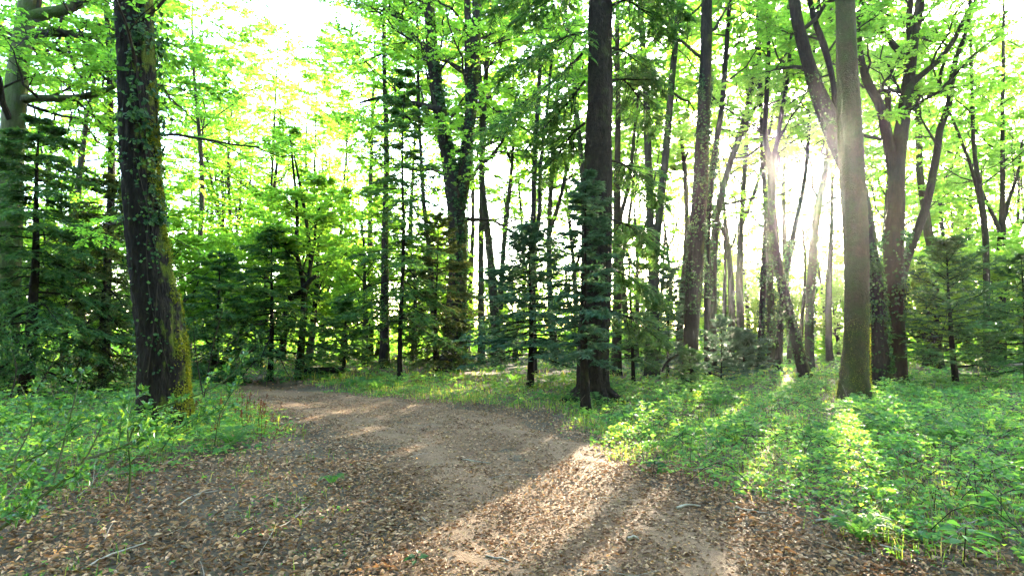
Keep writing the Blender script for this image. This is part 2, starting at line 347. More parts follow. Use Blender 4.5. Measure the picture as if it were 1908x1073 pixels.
V = PATHC[:, None] + nrm[:, None] * (us[None, :, None] * wv[:, None, None])
V[..., 2] = hgt(V[..., 0], V[..., 1]) + .022 - .075 * np.abs(us) ** 5 - .014 * np.cos(us * 6) + .012 * vnoise(V[..., 0] * 2.2, V[..., 1] * 2.2, 2.) + rng.normal(0, .006, V.shape[:2])
idx = np.arange(V.shape[0] * 25).reshape(-1, 25)
g = Geo(); g.add(V, np.stack([idx[:-1, :-1], idx[1:, :-1], idx[1:, 1:], idx[:-1, 1:]], -1).reshape(-1, 4))
tag(g.build('path', PATHM), kind='structure')

# ------------------------------------------------------------------ broadleaf trees
def px_stem(pts, Y, H=None, step=.22, ground=True):
    """pixel polyline (x, y, width) at depth Y (or per-point depths) -> world points and radii; bottom first"""
    P = []; r = []
    for i, p in enumerate(pts):
        yy = p[3] if len(p) > 3 else Y
        P.append(at(p[0], p[1], yy)); r.append(p[2] / 2 * yy / F)
    P = np.array(P); r = np.array(r)
    if ground:
        z = hgt(P[0, 0], P[0, 1]); P[0, 2] = z - .12
    if H is not None and P[-1, 2] < H:
        d = unit(P[-1] - P[-2]); d[2] = max(d[2], .8); d = unit(d); k = (H - P[-1, 2]) / d[2]
        P = np.vstack([P, P[-1] + d * k * .5, P[-1] + d * k + np.array([.2, .1, 0])]); r = np.append(r, [r[-1] * .7, .02])
    return spline(P, r, step)

def resample(P, Rr, n):
    s = np.linspace(0, len(P) - 1, n); i = np.arange(len(P))
    return np.stack([np.interp(s, i, P[:, k]) for k in range(3)], -1)[None], np.interp(s, i, Rr)[None]

def crown_on(g, stems, rng, c, leaf_i=1):
    """branches (material 0) and leaves (material leaf_i) grown on the given stems"""
    for si, (P, Rr) in enumerate(stems):
        PP, PR = resample(P, Rr, 40)
        zz = PP[0, :, 2]
        lo = c.get('zmin', 4.); t0 = float(np.interp(lo, np.maximum.accumulate(zz), np.linspace(0, 1, 40)))
        if t0 > .97: continue
        k = max(2, int(c.get('n1', 14) * (1 - t0 * .3) * (1 if si == 0 else .7)))
        A, Ar, AL = spawn(PP, PR, k, t0, .99, c.get('ang', 60), 12, c.get('L1', 4.), 7, rng, lift=c.get('lift', .1), bend=c.get('bend', .05), wig=.22, rk=c.get('rk', .42))
        tubes(g, A, Ar, 5)
        B, Br, BL = spawn(A, Ar, c.get('n2', 7), .22, 1, 48, 10, AL * .48, 5, rng, planar=.75, lift=-.02, bend=-.02, wig=.2)
        tubes(g, B, Br, 4)
        Cc, Cr, CL = spawn(B, Br, c.get('n3', 7), .12, 1, 45, 10, np.maximum(BL * .45, .3), 4, rng, planar=.85, lift=-.03, bend=-.08, wig=.15, minr=.0025)
        if c.get('twigs', True): tubes(g, Cc, Cr, 3)
        spray_leaves(g, Cc, c.get('q', 9), c.get('size', .10), leaf_i, rng, shape=c.get('shape', 'quad'))
        spray_leaves(g, B, 5, c.get('size', .10), leaf_i, rng, shape=c.get('shape', 'quad'), t0=.5)

def ivy_on(g, P, Rr, z0, z1, n, rng, size=.075, out=.10, mat=0, clumps=0.4, arc=None):
    z = P[:, 2]; t = rng.uniform(z0, z1, n)
    t = t + .35 * np.sin(t * 5 + rng.uniform(0, 6)) * clumps
    zi = np.maximum.accumulate(z) + np.arange(len(z)) * 1e-6
    i = np.arange(len(z)); f = np.interp(t, zi, i)
    C = np.stack([np.interp(f, i, P[:, k]) for k in range(3)], -1); rr = np.interp(f, i, Rr)
    nv = 6; va = rng.uniform(0, 6.283, nv); vi = rng.integers(0, nv, n); a = va[vi] + .5 * np.sin(t * 1.3 + vi * 2.1) + rng.normal(0, .2, n) * (1 + .8 * np.sin(t * 2.3 + vi)); full = rng.uniform(0, 1, n) < .25; a = np.where(full, rng.uniform(0, 6.283, n), a)
    for k_ in range(nv):
        tv = np.linspace(z0, z1, 24); fv = np.interp(tv, zi, i); av = va[k_] + .5 * np.sin(tv * 1.3 + k_ * 2.1); Cv = np.stack([np.interp(fv, i, P[:, k]) for k in range(3)], -1) + np.stack([np.cos(av), np.sin(av), 0 * av], -1) * (np.interp(fv, i, Rr) * 1.02 + .004)[:, None]
        tubes(g, Cv[None], np.full((1, 24), .008), 4, 1)
    o = np.stack([np.cos(a), np.sin(a), 0 * a], -1)
    lump = .5 + .5 * np.sin(a * 2 + t * 3.1) * np.sin(t * 4.3 + a)
    pos = C + o * (rr + .01 + out * lump * rng.uniform(.1, 1, n))[:, None]
    D = -UP * rng.uniform(.2, 1, (n, 1)) + rng.normal(0, .55, (n, 3)) + o * .25
    N = o + UP * .35 + rng.normal(0, .35, (n, 3))
    leaves(g, pos, D, N, size * rng.uniform(.6, 1.3, n), mat, rng.uniform(0, 1, n), 'oval' if size > .06 else 'quad', width=.85, fold=.1)

def broadleaf(name, label, cat, stems, bark, leaf, seed, crown=None, group=None, ivy=None, moss=None, flare=.5, sides=18, rough=.05, lobes=5, twig=None, ridge=0.):
    rng = R(seed); base = stems[0][0][0].copy(); base[2] += .12
    t = thing(name, label, cat, base, group)
    for i, (P, Rr) in enumerate(stems):
        g = Geo(); stem_mesh(g, P, Rr, sides if i == 0 else 12, seed + i, rough, flare if i == 0 else 0, lobes, z0=base[2], ridge=ridge if i == 0 else 0)
        g.build('trunk' if i == 0 else 'limb', bark, t, origin=base)
    if crown:
        g = Geo(); crown_on(g, stems, rng, crown); g.build('crown', [twig or BARK_TWIG, leaf], t, origin=base, smooth=False)
    tk = [c_ for c_ in t.children if c_.name.startswith('trunk')][0]
    if ivy:
        g = Geo()
        for (i, z0, z1, n, size, out) in ivy: ivy_on(g, stems[i][0], stems[i][1], z0, z1, n, rng, size, out)
        g.build('ivy', [LEAF_IVY, BARK_TWIG], tk, origin=base, smooth=False)
    if moss:
        g = Geo(); z0, z1, n, arc, size = moss; P, Rr = stems[0]
        zi = np.maximum.accumulate(P[:, 2]) + np.arange(len(P)) * 1e-6; i = np.arange(len(P)); tt = rng.uniform(z0, z1, n); f = np.interp(tt, zi, i)
        C = np.stack([np.interp(f, i, P[:, k]) for k in range(3)], -1); rr = np.interp(f, i, Rr); a = rng.normal(arc[0], arc[1], n)
        keep = (np.sin(a * 4 + tt * 3) * np.sin(tt * 5 - a * 3) + .6 * np.sin(tt * 1.7 + 1) + rng.normal(0, .3, n) - (1.1 * ((a - arc[0]) / .7) ** 2 + .12 * np.maximum(tt - 2.2, 0) if n > 9000 else 0)) > -.2
        C, rr, a = C[keep], rr[keep], a[keep]; n = len(a); o = np.stack([np.cos(a), np.sin(a), 0 * a], -1)
        fl = flare * np.exp(-np.maximum(C[:, 2] - base[2], 0) / .35) * .5
        leaves(g, C + o * (rr * (1 + fl) * rng.uniform(.97, 1.06, n))[:, None], o * .8 - UP * rng.uniform(0, 1, (n, 1)) + rng.normal(0, .4, (n, 3)), o + rng.normal(0, .5, (n, 3)), size * rng.uniform(.5, 1.4, n), 0, rng.uniform(0, 1, n), 'quad', width=.7)
        g.build('moss', MOSS, tk, origin=base, smooth=False)
    return t

GAP[0] = True
# mossy trunk by the path
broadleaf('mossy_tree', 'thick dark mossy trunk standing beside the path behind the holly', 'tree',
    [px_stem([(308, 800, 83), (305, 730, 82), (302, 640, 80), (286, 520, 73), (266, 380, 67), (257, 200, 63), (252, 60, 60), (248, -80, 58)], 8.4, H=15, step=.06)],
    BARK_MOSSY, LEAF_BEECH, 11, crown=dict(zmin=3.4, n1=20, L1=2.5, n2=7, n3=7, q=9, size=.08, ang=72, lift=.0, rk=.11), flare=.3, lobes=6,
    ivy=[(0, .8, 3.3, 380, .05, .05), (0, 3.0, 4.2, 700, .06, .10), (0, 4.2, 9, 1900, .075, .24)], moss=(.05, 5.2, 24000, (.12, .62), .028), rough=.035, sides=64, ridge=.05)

# far-left pale tree with stout side branches
s0 = px_stem([(10, 705, 42), (14, 560, 40), (18, 400, 38), (24, 240, 36), (36, 120, 34), (50, 20, 31), (60, -80, 28)], 13, H=14)
br = [px_stem(p, 13, ground=False) for p in ([(48, 40, 26), (75, 28, 22), (130, 15, 18), (190, -20, 12), (240, -60, 5)], [(36, 75, 26), (70, 62, 17), (130, 64, 13), (200, 70, 10), (280, 60, 5)], [(22, 190, 24), (60, 183, 15), (120, 184, 13), (175, 176, 11), (240, 150, 6), (290, 130, 4)])]
broadleaf('beech_tree', 'pale grey-green tree at the left edge with three stout side branches', 'tree', [s0] + br, BARK_GREEN_GREY, LEAF_BEECH, 12,
    crown=dict(zmin=6, n1=13, L1=3.2, n2=7, n3=7, q=9, size=.11, ang=65), flare=.3)

# forked ivy tree in the middle
Yf = 20.
sA = px_stem([(842, 692, 50), (846, 640, 40), (852, 520, 33), (851, 400, 36), (838, 310, 29), (822, 220, 25), (808, 120, 24), (800, 20, 22), (795, -60, 18)], Yf, H=17)
sB = px_stem([(850, 470, 20), (853, 400, 27), (866, 310, 25), (877, 210, 22), (884, 120, 20), (888, 30, 17), (890, -60, 14)], Yf, H=17, ground=False)
sC = px_stem([(876, 215, 18), (872, 140, 13), (872, 50, 13), (868, -60, 10)], Yf, H=15, ground=False)
sD = px_stem([(812, 140, 18), (790, 95, 14), (760, 60, 12), (735, 20, 10), (700, -40, 7)], Yf, ground=False)
sE = px_stem([(822, 205, 14), (760, 190, 8), (720, 180, 6), (670, 192, 4)], Yf - .5, ground=False)
sF = px_stem([(800, 30, 14), (780, -10, 11), (755, -60, 8)], Yf, ground=False)
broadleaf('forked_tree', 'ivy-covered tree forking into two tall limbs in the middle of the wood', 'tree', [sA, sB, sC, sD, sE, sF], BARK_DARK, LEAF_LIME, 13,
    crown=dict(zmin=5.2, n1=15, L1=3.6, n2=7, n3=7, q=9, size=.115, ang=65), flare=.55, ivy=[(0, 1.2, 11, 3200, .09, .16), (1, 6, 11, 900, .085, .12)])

# straight ivy-clad column tree
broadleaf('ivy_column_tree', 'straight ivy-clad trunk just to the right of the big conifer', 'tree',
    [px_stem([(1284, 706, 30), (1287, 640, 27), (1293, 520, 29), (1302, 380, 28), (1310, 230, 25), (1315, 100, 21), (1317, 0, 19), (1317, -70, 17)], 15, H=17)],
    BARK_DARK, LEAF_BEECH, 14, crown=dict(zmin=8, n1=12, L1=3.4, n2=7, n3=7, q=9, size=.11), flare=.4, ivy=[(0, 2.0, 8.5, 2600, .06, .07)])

# pale mossy trunk to the right
broadleaf('pale_trunk_tree', 'straight pale greenish-brown trunk with mossy foot standing in the brambles', 'tree',
    [px_stem([(1592, 752, 52), (1592, 700, 48), (1596, 620, 42), (1596, 500, 41), (1591, 380, 42), (1584, 250, 41), (1578, 120, 37), (1575, 0, 34), (1573, -80, 33)], 11.6, H=17, step=.08)],
    BARK_PALE, LEAF_BEECH, 15, crown=dict(zmin=8.5, n1=12, L1=3.4, n2=7, n3=7, q=9, size=.10), flare=.5, moss=(.0, 2.0, 5000, (-1.2, 1.5), .016), rough=.03, sides=48, lobes=4, ridge=.03)

# leaning ivy tree behind it
s0 = px_stem([(1637, 706, 40), (1634, 640, 36), (1628, 540, 32), (1610, 420, 33), (1585, 320, 36), (1552, 240, 34), (1516, 150, 26), (1490, 60, 22), (1478, -10, 20), (1470, -80, 18)], 14, H=15)
s1 = px_stem([(1570, 285, 10), (1558, 225, 13), (1552, 150, 10), (1535, 85, 12), (1515, 30, 10), (1505, -30, 8)], 14, ground=False)
broadleaf('leaning_ivy_tree', 'ivy-wrapped trunk bending to the left behind the pale trunk', 'tree', [s0, s1], BARK_DARK, LEAF_BEECH, 16,
    crown=dict(zmin=7.6, n1=10, L1=3.0, n2=7, n3=7, q=9, size=.11), ivy=[(0, .3, 3.6, 2600, .07, .12), (0, 3.6, 8, 900, .06, .06)])

# many-stemmed beech
Yb = 15.
s0 = px_stem([(1668, 712, 40), (1668, 640, 33), (1665, 520, 33), (1668, 400, 29), (1674, 290, 26), (1690, 170, 22), (1700, 90, 18), (1712, 20, 15), (1725, -60, 12)], Yb, H=14)
s1 = px_stem([(1670, 370, 12), (1663, 305, 19), (1650, 240, 18), (1636, 190, 17), (1615, 150, 16), (1604, 100, 10), (1600, 20, 8)], Yb, ground=False)
s2 = px_stem([(1666, 600, 14), (1674, 540, 18), (1690, 480, 17), (1722, 395, 15), (1745, 290, 13), (1752, 240, 12), (1768, 195, 11), (1778, 120, 9), (1800, 60, 7), (1812, -20, 5)], Yb + .3, ground=False)
s3 = px_stem([(1686, 200, 8), (1693, 165, 13), (1715, 142, 11), (1750, 112, 10), (1780, 70, 9), (1800, 30, 8), (1832, -20, 6)], Yb - .3, ground=False)
s4 = px_stem([(1693, 140, 8), (1685, 108, 12), (1665, 85, 12), (1640, 50, 10), (1615, 15, 9), (1590, -20, 8)], Yb, ground=False)
s5 = px_stem([(1698, 80, 14), (1694, 30, 11), (1700, -20, 9), (1700, -60, 8)], Yb + .2, ground=False)
s6 = px_stem([(1760, 180, 8), (1750, 150, 7), (1762, 110, 5)], Yb + .3, ground=False)
s7 = px_stem([(1630, 180, 14), (1650, 170, 12), (1656, 210, 8)], Yb + .4, ground=False)
broadleaf('branching_beech', 'brown beech with a spreading fan of bare limbs right of the pale trunk', 'tree', [s0, s1, s2, s3, s4, s5, s6, s7], BARK_BEECH, LEAF_LIME, 17,
    crown=dict(zmin=6.2, n1=8, L1=2.6, n2=6, n3=6, q=8, size=.11, ang=60), flare=.45, ivy=[(0, 1.8, 4.2, 900, .08, .22)])

# thinner trees nearer than the far wood: (name, label, depth, stems, bark, ivy, seed)
MID = [
 ('leaning_fork_tree', 'thin leaning trunk with a U-shaped fork, left of the sun', 17., [[(1503, 704, 24), (1480, 620, 18), (1455, 520, 16), (1440, 420, 14), (1436, 310, 14), (1426, 260, 10), (1428, 190, 9), (1432, 100, 7), (1430, 0, 6)], [(1436, 310, 12), (1447, 270, 9), (1458, 200, 8), (1468, 140, 7), (1475, 60, 5)]], BARK_DARK, [(0, .4, 5.2, 1100, .07, .10)], 7.2),
 ('ivy_pole_tree', 'slim ivy-green pole directly left of the leaning forked trunk', 20., [[(1417, 690, 14), (1419, 600, 11), (1424, 500, 11), (1428, 400, 10), (1420, 250, 9), (1415, 120, 8), (1412, 0, 7)]], BARK_DARK, [(0, .5, 8, 1000, .08, .14)], 5.6),
 ('upright_dark_tree', 'upright dark trunk standing below the sun', 21., [[(1508, 680, 18), (1508, 600, 15), (1513, 500, 15), (1522, 400, 13), (1545, 270, 12), (1552, 100, 10), (1550, 0, 9)]], BARK_GREY, [(0, .8, 4, 500, .08, .12)], 6.),
 ('stub_trunk_tree', 'stout grey ivy-hung trunk between the ivy pole and the leaning fork', 22., [[(1437, 682, 16), (1437, 620, 14), (1435, 520, 13), (1433, 420, 11), (1450, 300, 8), (1460, 150, 6)]], BARK_GREY, [(0, 1, 5, 900, .09, .35)], 5.4),
 ('low_ivy_tree', 'ivy-smothered dark stem at the foot of the leaning fork', 19., [[(1450, 690, 16), (1452, 640, 13), (1460, 540, 11), (1478, 440, 10), (1500, 330, 8), (1510, 200, 6)]], BARK_DARK, [(0, 1, 4.5, 900, .09, .3)], 9),
 ('twin_stem_tree', 'tall trunk splitting low into two near-parallel stems right of the big conifer', 17., [[(1215, 700, 26), (1216, 600, 22), (1218, 500, 20), (1212, 420, 14), (1208, 300, 14), (1204, 180, 13), (1196, 60, 11), (1190, -60, 9)], [(1217, 520, 16), (1226, 420, 14), (1240, 290, 14), (1250, 170, 13), (1258, 90, 11), (1268, -40, 9)]], BARK_GREY, [(0, .3, 2.5, 300, .07, .08)], 9.2),
 ('swaying_tree', 'slender trunk leaning right with a swaying top beyond the ivy column', 19., [[(1326, 640, 16), (1328, 560, 14), (1330, 460, 13), (1340, 380, 12), (1365, 290, 11), (1388, 220, 10), (1402, 150, 9), (1414, 60, 8), (1425, -50, 6)], [(1352, 335, 8), (1375, 270, 7), (1400, 215, 6), (1430, 160, 5)]], BARK_GREY, [(0, 2, 6, 700, .08, .16)], 6.4),
 ('ivy_companion_tree', 'thin stem rising close behind the ivy column and leaning right', 17., [[(1318, 700, 13), (1318, 560, 12), (1318, 420, 11), (1330, 300, 11), (1345, 200, 10), (1352, 110, 9), (1360, 0, 8)]], BARK_DARK, [(0, 2.4, 7, 900, .08, .14)], 9),
 ('middle_pole_tree', 'straight slim trunk just right of the forked ivy tree', 24., [[(897, 690, 14), (897, 600, 12), (896, 480, 11), (898, 350, 10), (897, 230, 9), (893, 100, 8), (895, -40, 7)]], BARK_GREY, None, 11),
 ('curving_pole_tree', 'slim trunk with a gentle curve beside the straight slim trunk, right of the fork', 22., [[(925, 690, 18), (922, 600, 15), (915, 500, 14), (905, 400, 13), (898, 330, 12), (902, 200, 10), (910, 60, 8)]], BARK_GREY, [(0, .8, 5, 500, .08, .1)], 10),
 ('thin_double_tree', 'thin two-stemmed tree left of the big conifer above the low conifer bush', 19., [[(995, 690, 14), (993, 560, 11), (993, 440, 10), (996, 320, 10), (1002, 200, 8), (1008, 90, 7), (1015, -30, 5)], [(993, 460, 8), (1005, 400, 8), (1008, 300, 7), (1020, 200, 6), (1030, 80, 5)]], BARK_DARK, None, 8),
 ('slant_tree', 'slim trunk rising behind the big conifer, its stem visible on both sides', 18., [[(1148, 690, 20), (1150, 560, 17), (1150, 440, 15), (1150, 330, 12), (1152, 200, 10), (1150, 60, 8), (1152, -50, 6)], [(1150, 430, 9), (1172, 340, 7), (1180, 270, 6), (1190, 170, 5)]], BARK_BEECH, None, 9),
 ('slender_top_tree', 'thin stem slanting up behind the top of the big conifer', 20., [[(1096, 690, 12), (1090, 500, 11), (1086, 340, 10), (1074, 200, 9), (1066, 100, 8), (1050, 0, 7)]], BARK_GREY, None, 9),
 ('pale_background_tree', 'pale grey trunk at the right, between the fan-limbed beech and small spruce', 22., [[(1733, 694, 24), (1735, 600, 20), (1740, 500, 17), (1728, 420, 15), (1715, 330, 12), (1710, 200, 10), (1700, 80, 8)]], BARK_PALE, None, 10),
 ('right_forked_tree', 'thin dark Y-shaped tree over the small spruce at the right', 19., [[(1838, 680, 11), (1838, 560, 10), (1836, 440, 10), (1825, 350, 9), (1815, 280, 7), (1812, 190, 6), (1808, 60, 5)], [(1832, 400, 8), (1812, 320, 6), (1790, 260, 5), (1770, 210, 4)]], BARK_BEECH, None, 6.6),
 ('right_bushy_tree', 'dark trunk dividing into several upright limbs near the right edge', 21., [[(1866, 680, 14), (1866, 560, 13), (1866, 450, 13), (1868, 390, 9), (1868, 320, 8), (1868, 220, 6), (1870, 60, 5)], [(1866, 440, 9), (1850, 400, 7), (1835, 370, 6), (1812, 320, 5)], [(1866, 430, 8), (1880, 370, 6), (1895, 330, 5), (1905, 260, 4)]], BARK_BEECH, None, 7),
 ('crooked_tree', 'crooked little tree with upright bare shoots left of the thin young conifer', 17., [[(556, 690, 16), (562, 640, 13), (566, 580, 12), (564, 520, 9), (552, 470, 7), (554, 400, 6), (548, 330, 5), (540, 250, 3)], [(566, 560, 9), (578, 500, 7), (572, 420, 6), (560, 350, 5), (548, 290, 3)], [(576, 510, 7), (586, 450, 5), (590, 400, 4), (602, 380, 3)]], BARK_DARK, None, 3.6),
 ('rooted_trunk_tree', 'short dark trunk half hidden by conifers beyond the bend of the path', 21., [[(716, 690, 22), (717, 620, 17), (717, 520, 14), (718, 400, 12), (720, 280, 10), (716, 120, 8), (715, 0, 7)]], BARK_DARK, None, 9),
 ('thin_side_tree', 'thin dark stem between the young conifer and the forked ivy tree', 20., [[(815, 690, 13), (808, 580, 11), (800, 470, 9), (790, 380, 8), (785, 300, 7), (780, 200, 6), (778, 60, 5)]], BARK_DARK, None, 6),
 ('left_shade_tree', 'dark trunk in the shade left of the mossy trunk', 15., [[(196, 668, 18), (198, 560, 16), (203, 440, 14), (208, 320, 12), (205, 180, 10), (200, 40, 9)]], BARK_CON, None, 7),
]
for i, (nm, lab, Y, st, bark, ivy, zm) in enumerate(MID):
    stems = [px_stem(s, Y, H=(15 + (i * 37 % 40) / 10 if j == 0 and nm != 'crooked_tree' else None), ground=(j == 0), step=.3) for j, s in enumerate(st)]
    broadleaf(nm, lab, 'tree', stems, bark, [LEAF_LIME, LEAF_BEECH][i % 2], 100 + i * 7, crown=dict(zmin=zm - .8, n1=16 if len(st) == 1 else 10, L1=3.2 if nm != 'crooked_tree' else 1.6, n2=7, n3=6, q=11, size=.12, ang=62, twigs=False), group='slim trees of the middle wood', ivy=ivy, flare=.3, sides=12)

# ------------------------------------------------------------------ conifers
def boughs(g, A, Ar, AL, rng, k2=14, k3=4, q=12, nl=.05, nw=.3, droop=-.12, l2=.42):
    nl *= 1.45; nw *= 1.05
    """side twigs and needles on the given bough axes"""
    tubes(g, A, Ar, 5)
    B, Br, BL = spawn(A, Ar, k2, .12, 1, 52, 9, AL * l2, 4, rng, planar=.93, bend=droop, wig=.12, minr=.003, lfall=.65)
    tubes(g, B[:, [0, -1]], Br[:, [0, -1]], 3)
    tw = [B, A[:, 3:]]
    if k3:
        Cc, Cr, CL = spawn(B, Br, k3, .2, 1, 45, 10, np.maximum(BL * .45, .10), 3, rng, planar=.9, bend=droop, wig=.1, minr=.002, lfall=.5)
        tw.append(Cc)
    for j, X_ in enumerate(tw):
        qq = q + 2 if j < 2 else max(7, int(q * .8)); Bn = len(X_)
        t = (np.arange(qq)[None] + rng.uniform(0, 1, (Bn, qq))) / qq
        pos = lerp_poly(X_, t); Tn = unit(lerp_poly(X_, np.minimum(t + .1, .9999)) - lerp_poly(X_, np.maximum(t - .1, 0)))
        u = unit(np.cross(Tn, UP + 1e-3)); sd = np.where(np.arange(qq) % 2 == 0, 1., -1.)[None, :, None]
        D = Tn * .8 + u * sd * rng.uniform(.4, 1.2, (Bn, qq, 1)) + UP * rng.normal(-.05, .25, (Bn, qq, 1))
        m = Bn * qq
        leaves(g, pos.reshape(-1, 3), D.reshape(-1, 3), UP + rng.normal(0, .4, (m, 3)), nl * rng.uniform(.7, 1.4, m), 1, np.clip(rng.uniform(0, .75, m) + np.repeat(rng.uniform(-.1, .3, Bn), qq), 0, 1), 'tri', width=nw)

def conifer(name, label, base, H, Rad, seed, z0=.25, nb=60, needle=None, group='young conifers under the trees', trunk_r=.06, k2=13, k3=4, q=11, nl=.05, droop=-.12, shape=.85, lean=(0, 0), pitch0=-.1, nw=.3, cat='conifer'):
    rng = R(seed); base = np.array([base[0], base[1], hgt(base[0], base[1])])
    t = thing(name, label, cat, base, group)
    zz = np.linspace(-.1, H, 16); P = np.stack([base[0] + lean[0] * zz / H + .03 * np.sin(zz * 1.1 + seed), base[1] + lean[1] * zz / H + .03 * np.cos(zz * .9 + seed), base[2] + zz], -1)
    Rr = np.maximum(trunk_r * (1 - np.clip(zz, 0, H) / H * .93), .008)
    g = Geo(); stem_mesh(g, P, Rr, 10, seed, .06, .5, 4, z0=base[2], flare_h=.15); g.build('trunk', BARK_CON, t, origin=base)
    f = z0 + (1 - z0) * (np.arange(nb) + rng.uniform(0, 1, nb)) / nb; f = np.sort(f)
    zb = f * H; a = np.arange(nb) * 2.39996 + rng.normal(0, .4, nb)
    L = (Rad * np.clip((1 - f) / (1 - z0), 0, 1) ** shape + .12) * rng.uniform(.6, 1.12, nb)
    pit = pitch0 + .75 * ((f - z0) / (1 - z0)) ** 1.5 + rng.normal(0, .1, nb)
    d = np.stack([np.cos(a) * np.cos(pit), np.sin(a) * np.cos(pit), np.sin(pit)], -1)
    c = np.stack([np.interp(zb, zz, P[:, k]) for k in range(3)], -1)
    s = np.linspace(0, 1, 6)[None, :, None]; w = np.cumsum(rng.normal(0, 1, (nb, 6, 3)), 1) * .012 * L[:, None, None]
    A = c[:, None] + d[:, None] * s * L[:, None, None] + UP * (L[:, None, None] * (droop * 1.6 * s ** 2 + .10 * s ** 4)) + w * s
    Ar = np.maximum(L * .011 + .003, .004)[:, None] * np.linspace(1, .3, 6)[None]
    g = Geo(); boughs(g, A, Ar, L, rng, k2, k3, q, nl, nw, droop)
    g.build('crown', [BARK_CON, needle or NEEDLE], t, origin=base, smooth=False)
    return t

# the big conifer, with single boughs
base = gnd(1103, 740); Yc = 11.5
P, Rr = px_stem([(1103, 742, 62), (1105, 690, 60), (1107, 640, 58), (1110, 540, 55), (1113, 400, 54), (1116, 250, 50), (1118, 100, 47), (1119, 0, 45), (1120, -90, 43)], Yc, H=24, step=.09)
b0 = P[0] + UP * .12
big = thing('tall_conifer', 'tall straight dark conifer with flared roots at the edge of the path', 'conifer', b0)
g = Geo(); stem_mesh(g, P, Rr, 56, 21, .035, .45, 6, z0=b0[2], flare_h=.28, ridge=.045, rk_=15); g.build('trunk', BARK_CON, big, origin=b0)
rng = R(78)
for i, a in enumerate((-2.75, -1.95, -1.1, -.35, .5, 1.6, 2.7)):
    L = rng.uniform(.5, .85); tt = np.linspace(0, 1, 8)[:, None]; o_ = np.array([math.cos(a), math.sin(a), 0]); sd_ = np.array([-math.sin(a), math.cos(a), 0])
    Q = b0 + o_ * (.16 + L * tt) + sd_ * (.06 * np.sin(tt * 4 + i)) + UP * (.30 * (1 - tt) ** 2.0 - .06 * tt); Q[:, 2] += hgt(Q[:, 0], Q[:, 1]) - b0[2] * 1.0
    g = Geo(); stem_mesh(g, Q, (.11 * (1 - tt) ** .8 + .025)[:, 0], 10, 780 + i, .09); g.build('root', BARK_CON, big, origin=b0)
def bough(parent, o, pts, Y, seed, needle=NEEDLE, k2=22, r=.035, nl=.055, q=13, l2=.38, name='bough'):
    Pb, Rb = spline(np.array([at(p[0], p[1], p[2] if len(p) > 2 else Y) for p in pts]), np.linspace(r, .006, len(pts)), .3)
    A, Ar = resample(Pb, Rb, 8); L = np.linalg.norm(np.diff(A[0], axis=0), axis=1).sum()
    g = Geo(); boughs(g, A, Ar, np.array([L]), R(seed), k2, 6, q, nl, .28, -.22, l2); g.build(name, [BARK_CON, needle], parent, origin=o, smooth=False)
for i, pts in enumerate([[(1085, 100), (1060, 125), (1020, 160, 11.2), (970, 195, 10.9), (915, 250, 10.6)], [(1090, 60), (1050, 70, 11.2), (1000, 100, 11), (940, 130, 10.8)], [(1090, 150), (1060, 190, 11.7), (1030, 220, 11.8), (980, 280, 12)],
        [(1095, -40), (1050, -50, 11.2), (1000, -30, 11), (930, 10, 10.6)], [(1095, -30), (1060, -20, 11.9), (1010, 10, 12.2), (960, 40, 12.5)],
        [(1142, -30), (1180, -50, 11.2), (1220, -30, 11), (1275, 20, 10.8)], [(1142, 10), (1170, 0, 11.8), (1210, 30, 12), (1260, 60, 12.2)], [(1142, 90), (1170, 100, 11.8), (1200, 130, 12), (1235, 170, 12.2)],
        [(1142, 150), (1165, 150, 11.9), (1195, 190, 12.2), (1222, 240, 12.4)], [(1090, 230), (1065, 250, 11.8), (1040, 290, 12), (1000, 330, 12.4)], [(1142, -90), (1200, -120, 11.6), (1260, -100, 11.6), (1340, -40, 11.6)], [(1095, -100), (1020, -120, 11.6), (960, -90, 11.6), (890, -30, 11.6)],
        [(1142, 300), (1170, 310, 12), (1200, 340, 12.2), (1230, 380, 12.4)], [(1140, 410), (1170, 420, 11.9), (1200, 445, 12), (1230, 480, 12.2)], [(1138, 500), (1170, 515, 11.9), (1205, 540, 12), (1240, 575, 12.2)], [(1138, 580), (1170, 590, 11.9), (1200, 610, 12.2), (1235, 640, 12.6)]]):
    bough(big, b0, pts, Yc, 300 + i, k2=28, r=.03, q=15, nl=.065, l2=.48 if i < 12 else .45)
rng = R(77)
for i in range(16):
    py = rng.uniform(40, 520); sd = 1 if i % 2 else -1; c = at(1115 + sd * 24, py, Yc); L = rng.uniform(.25, .8)
    d = np.array([sd * rng.uniform(.5, 1), rng.uniform(-.6, .6), rng.uniform(-.3, .15)])
    A = c + unit(d) * np.linspace(0, 1, 5)[:, None] * L + rng.normal(0, .015, (5, 3)); g = Geo(); tubes(g, A[None], np.linspace(.009, .003, 5)[None], 4)
    g.build('dead_branch', BARK_TWIG, big, origin=b0)

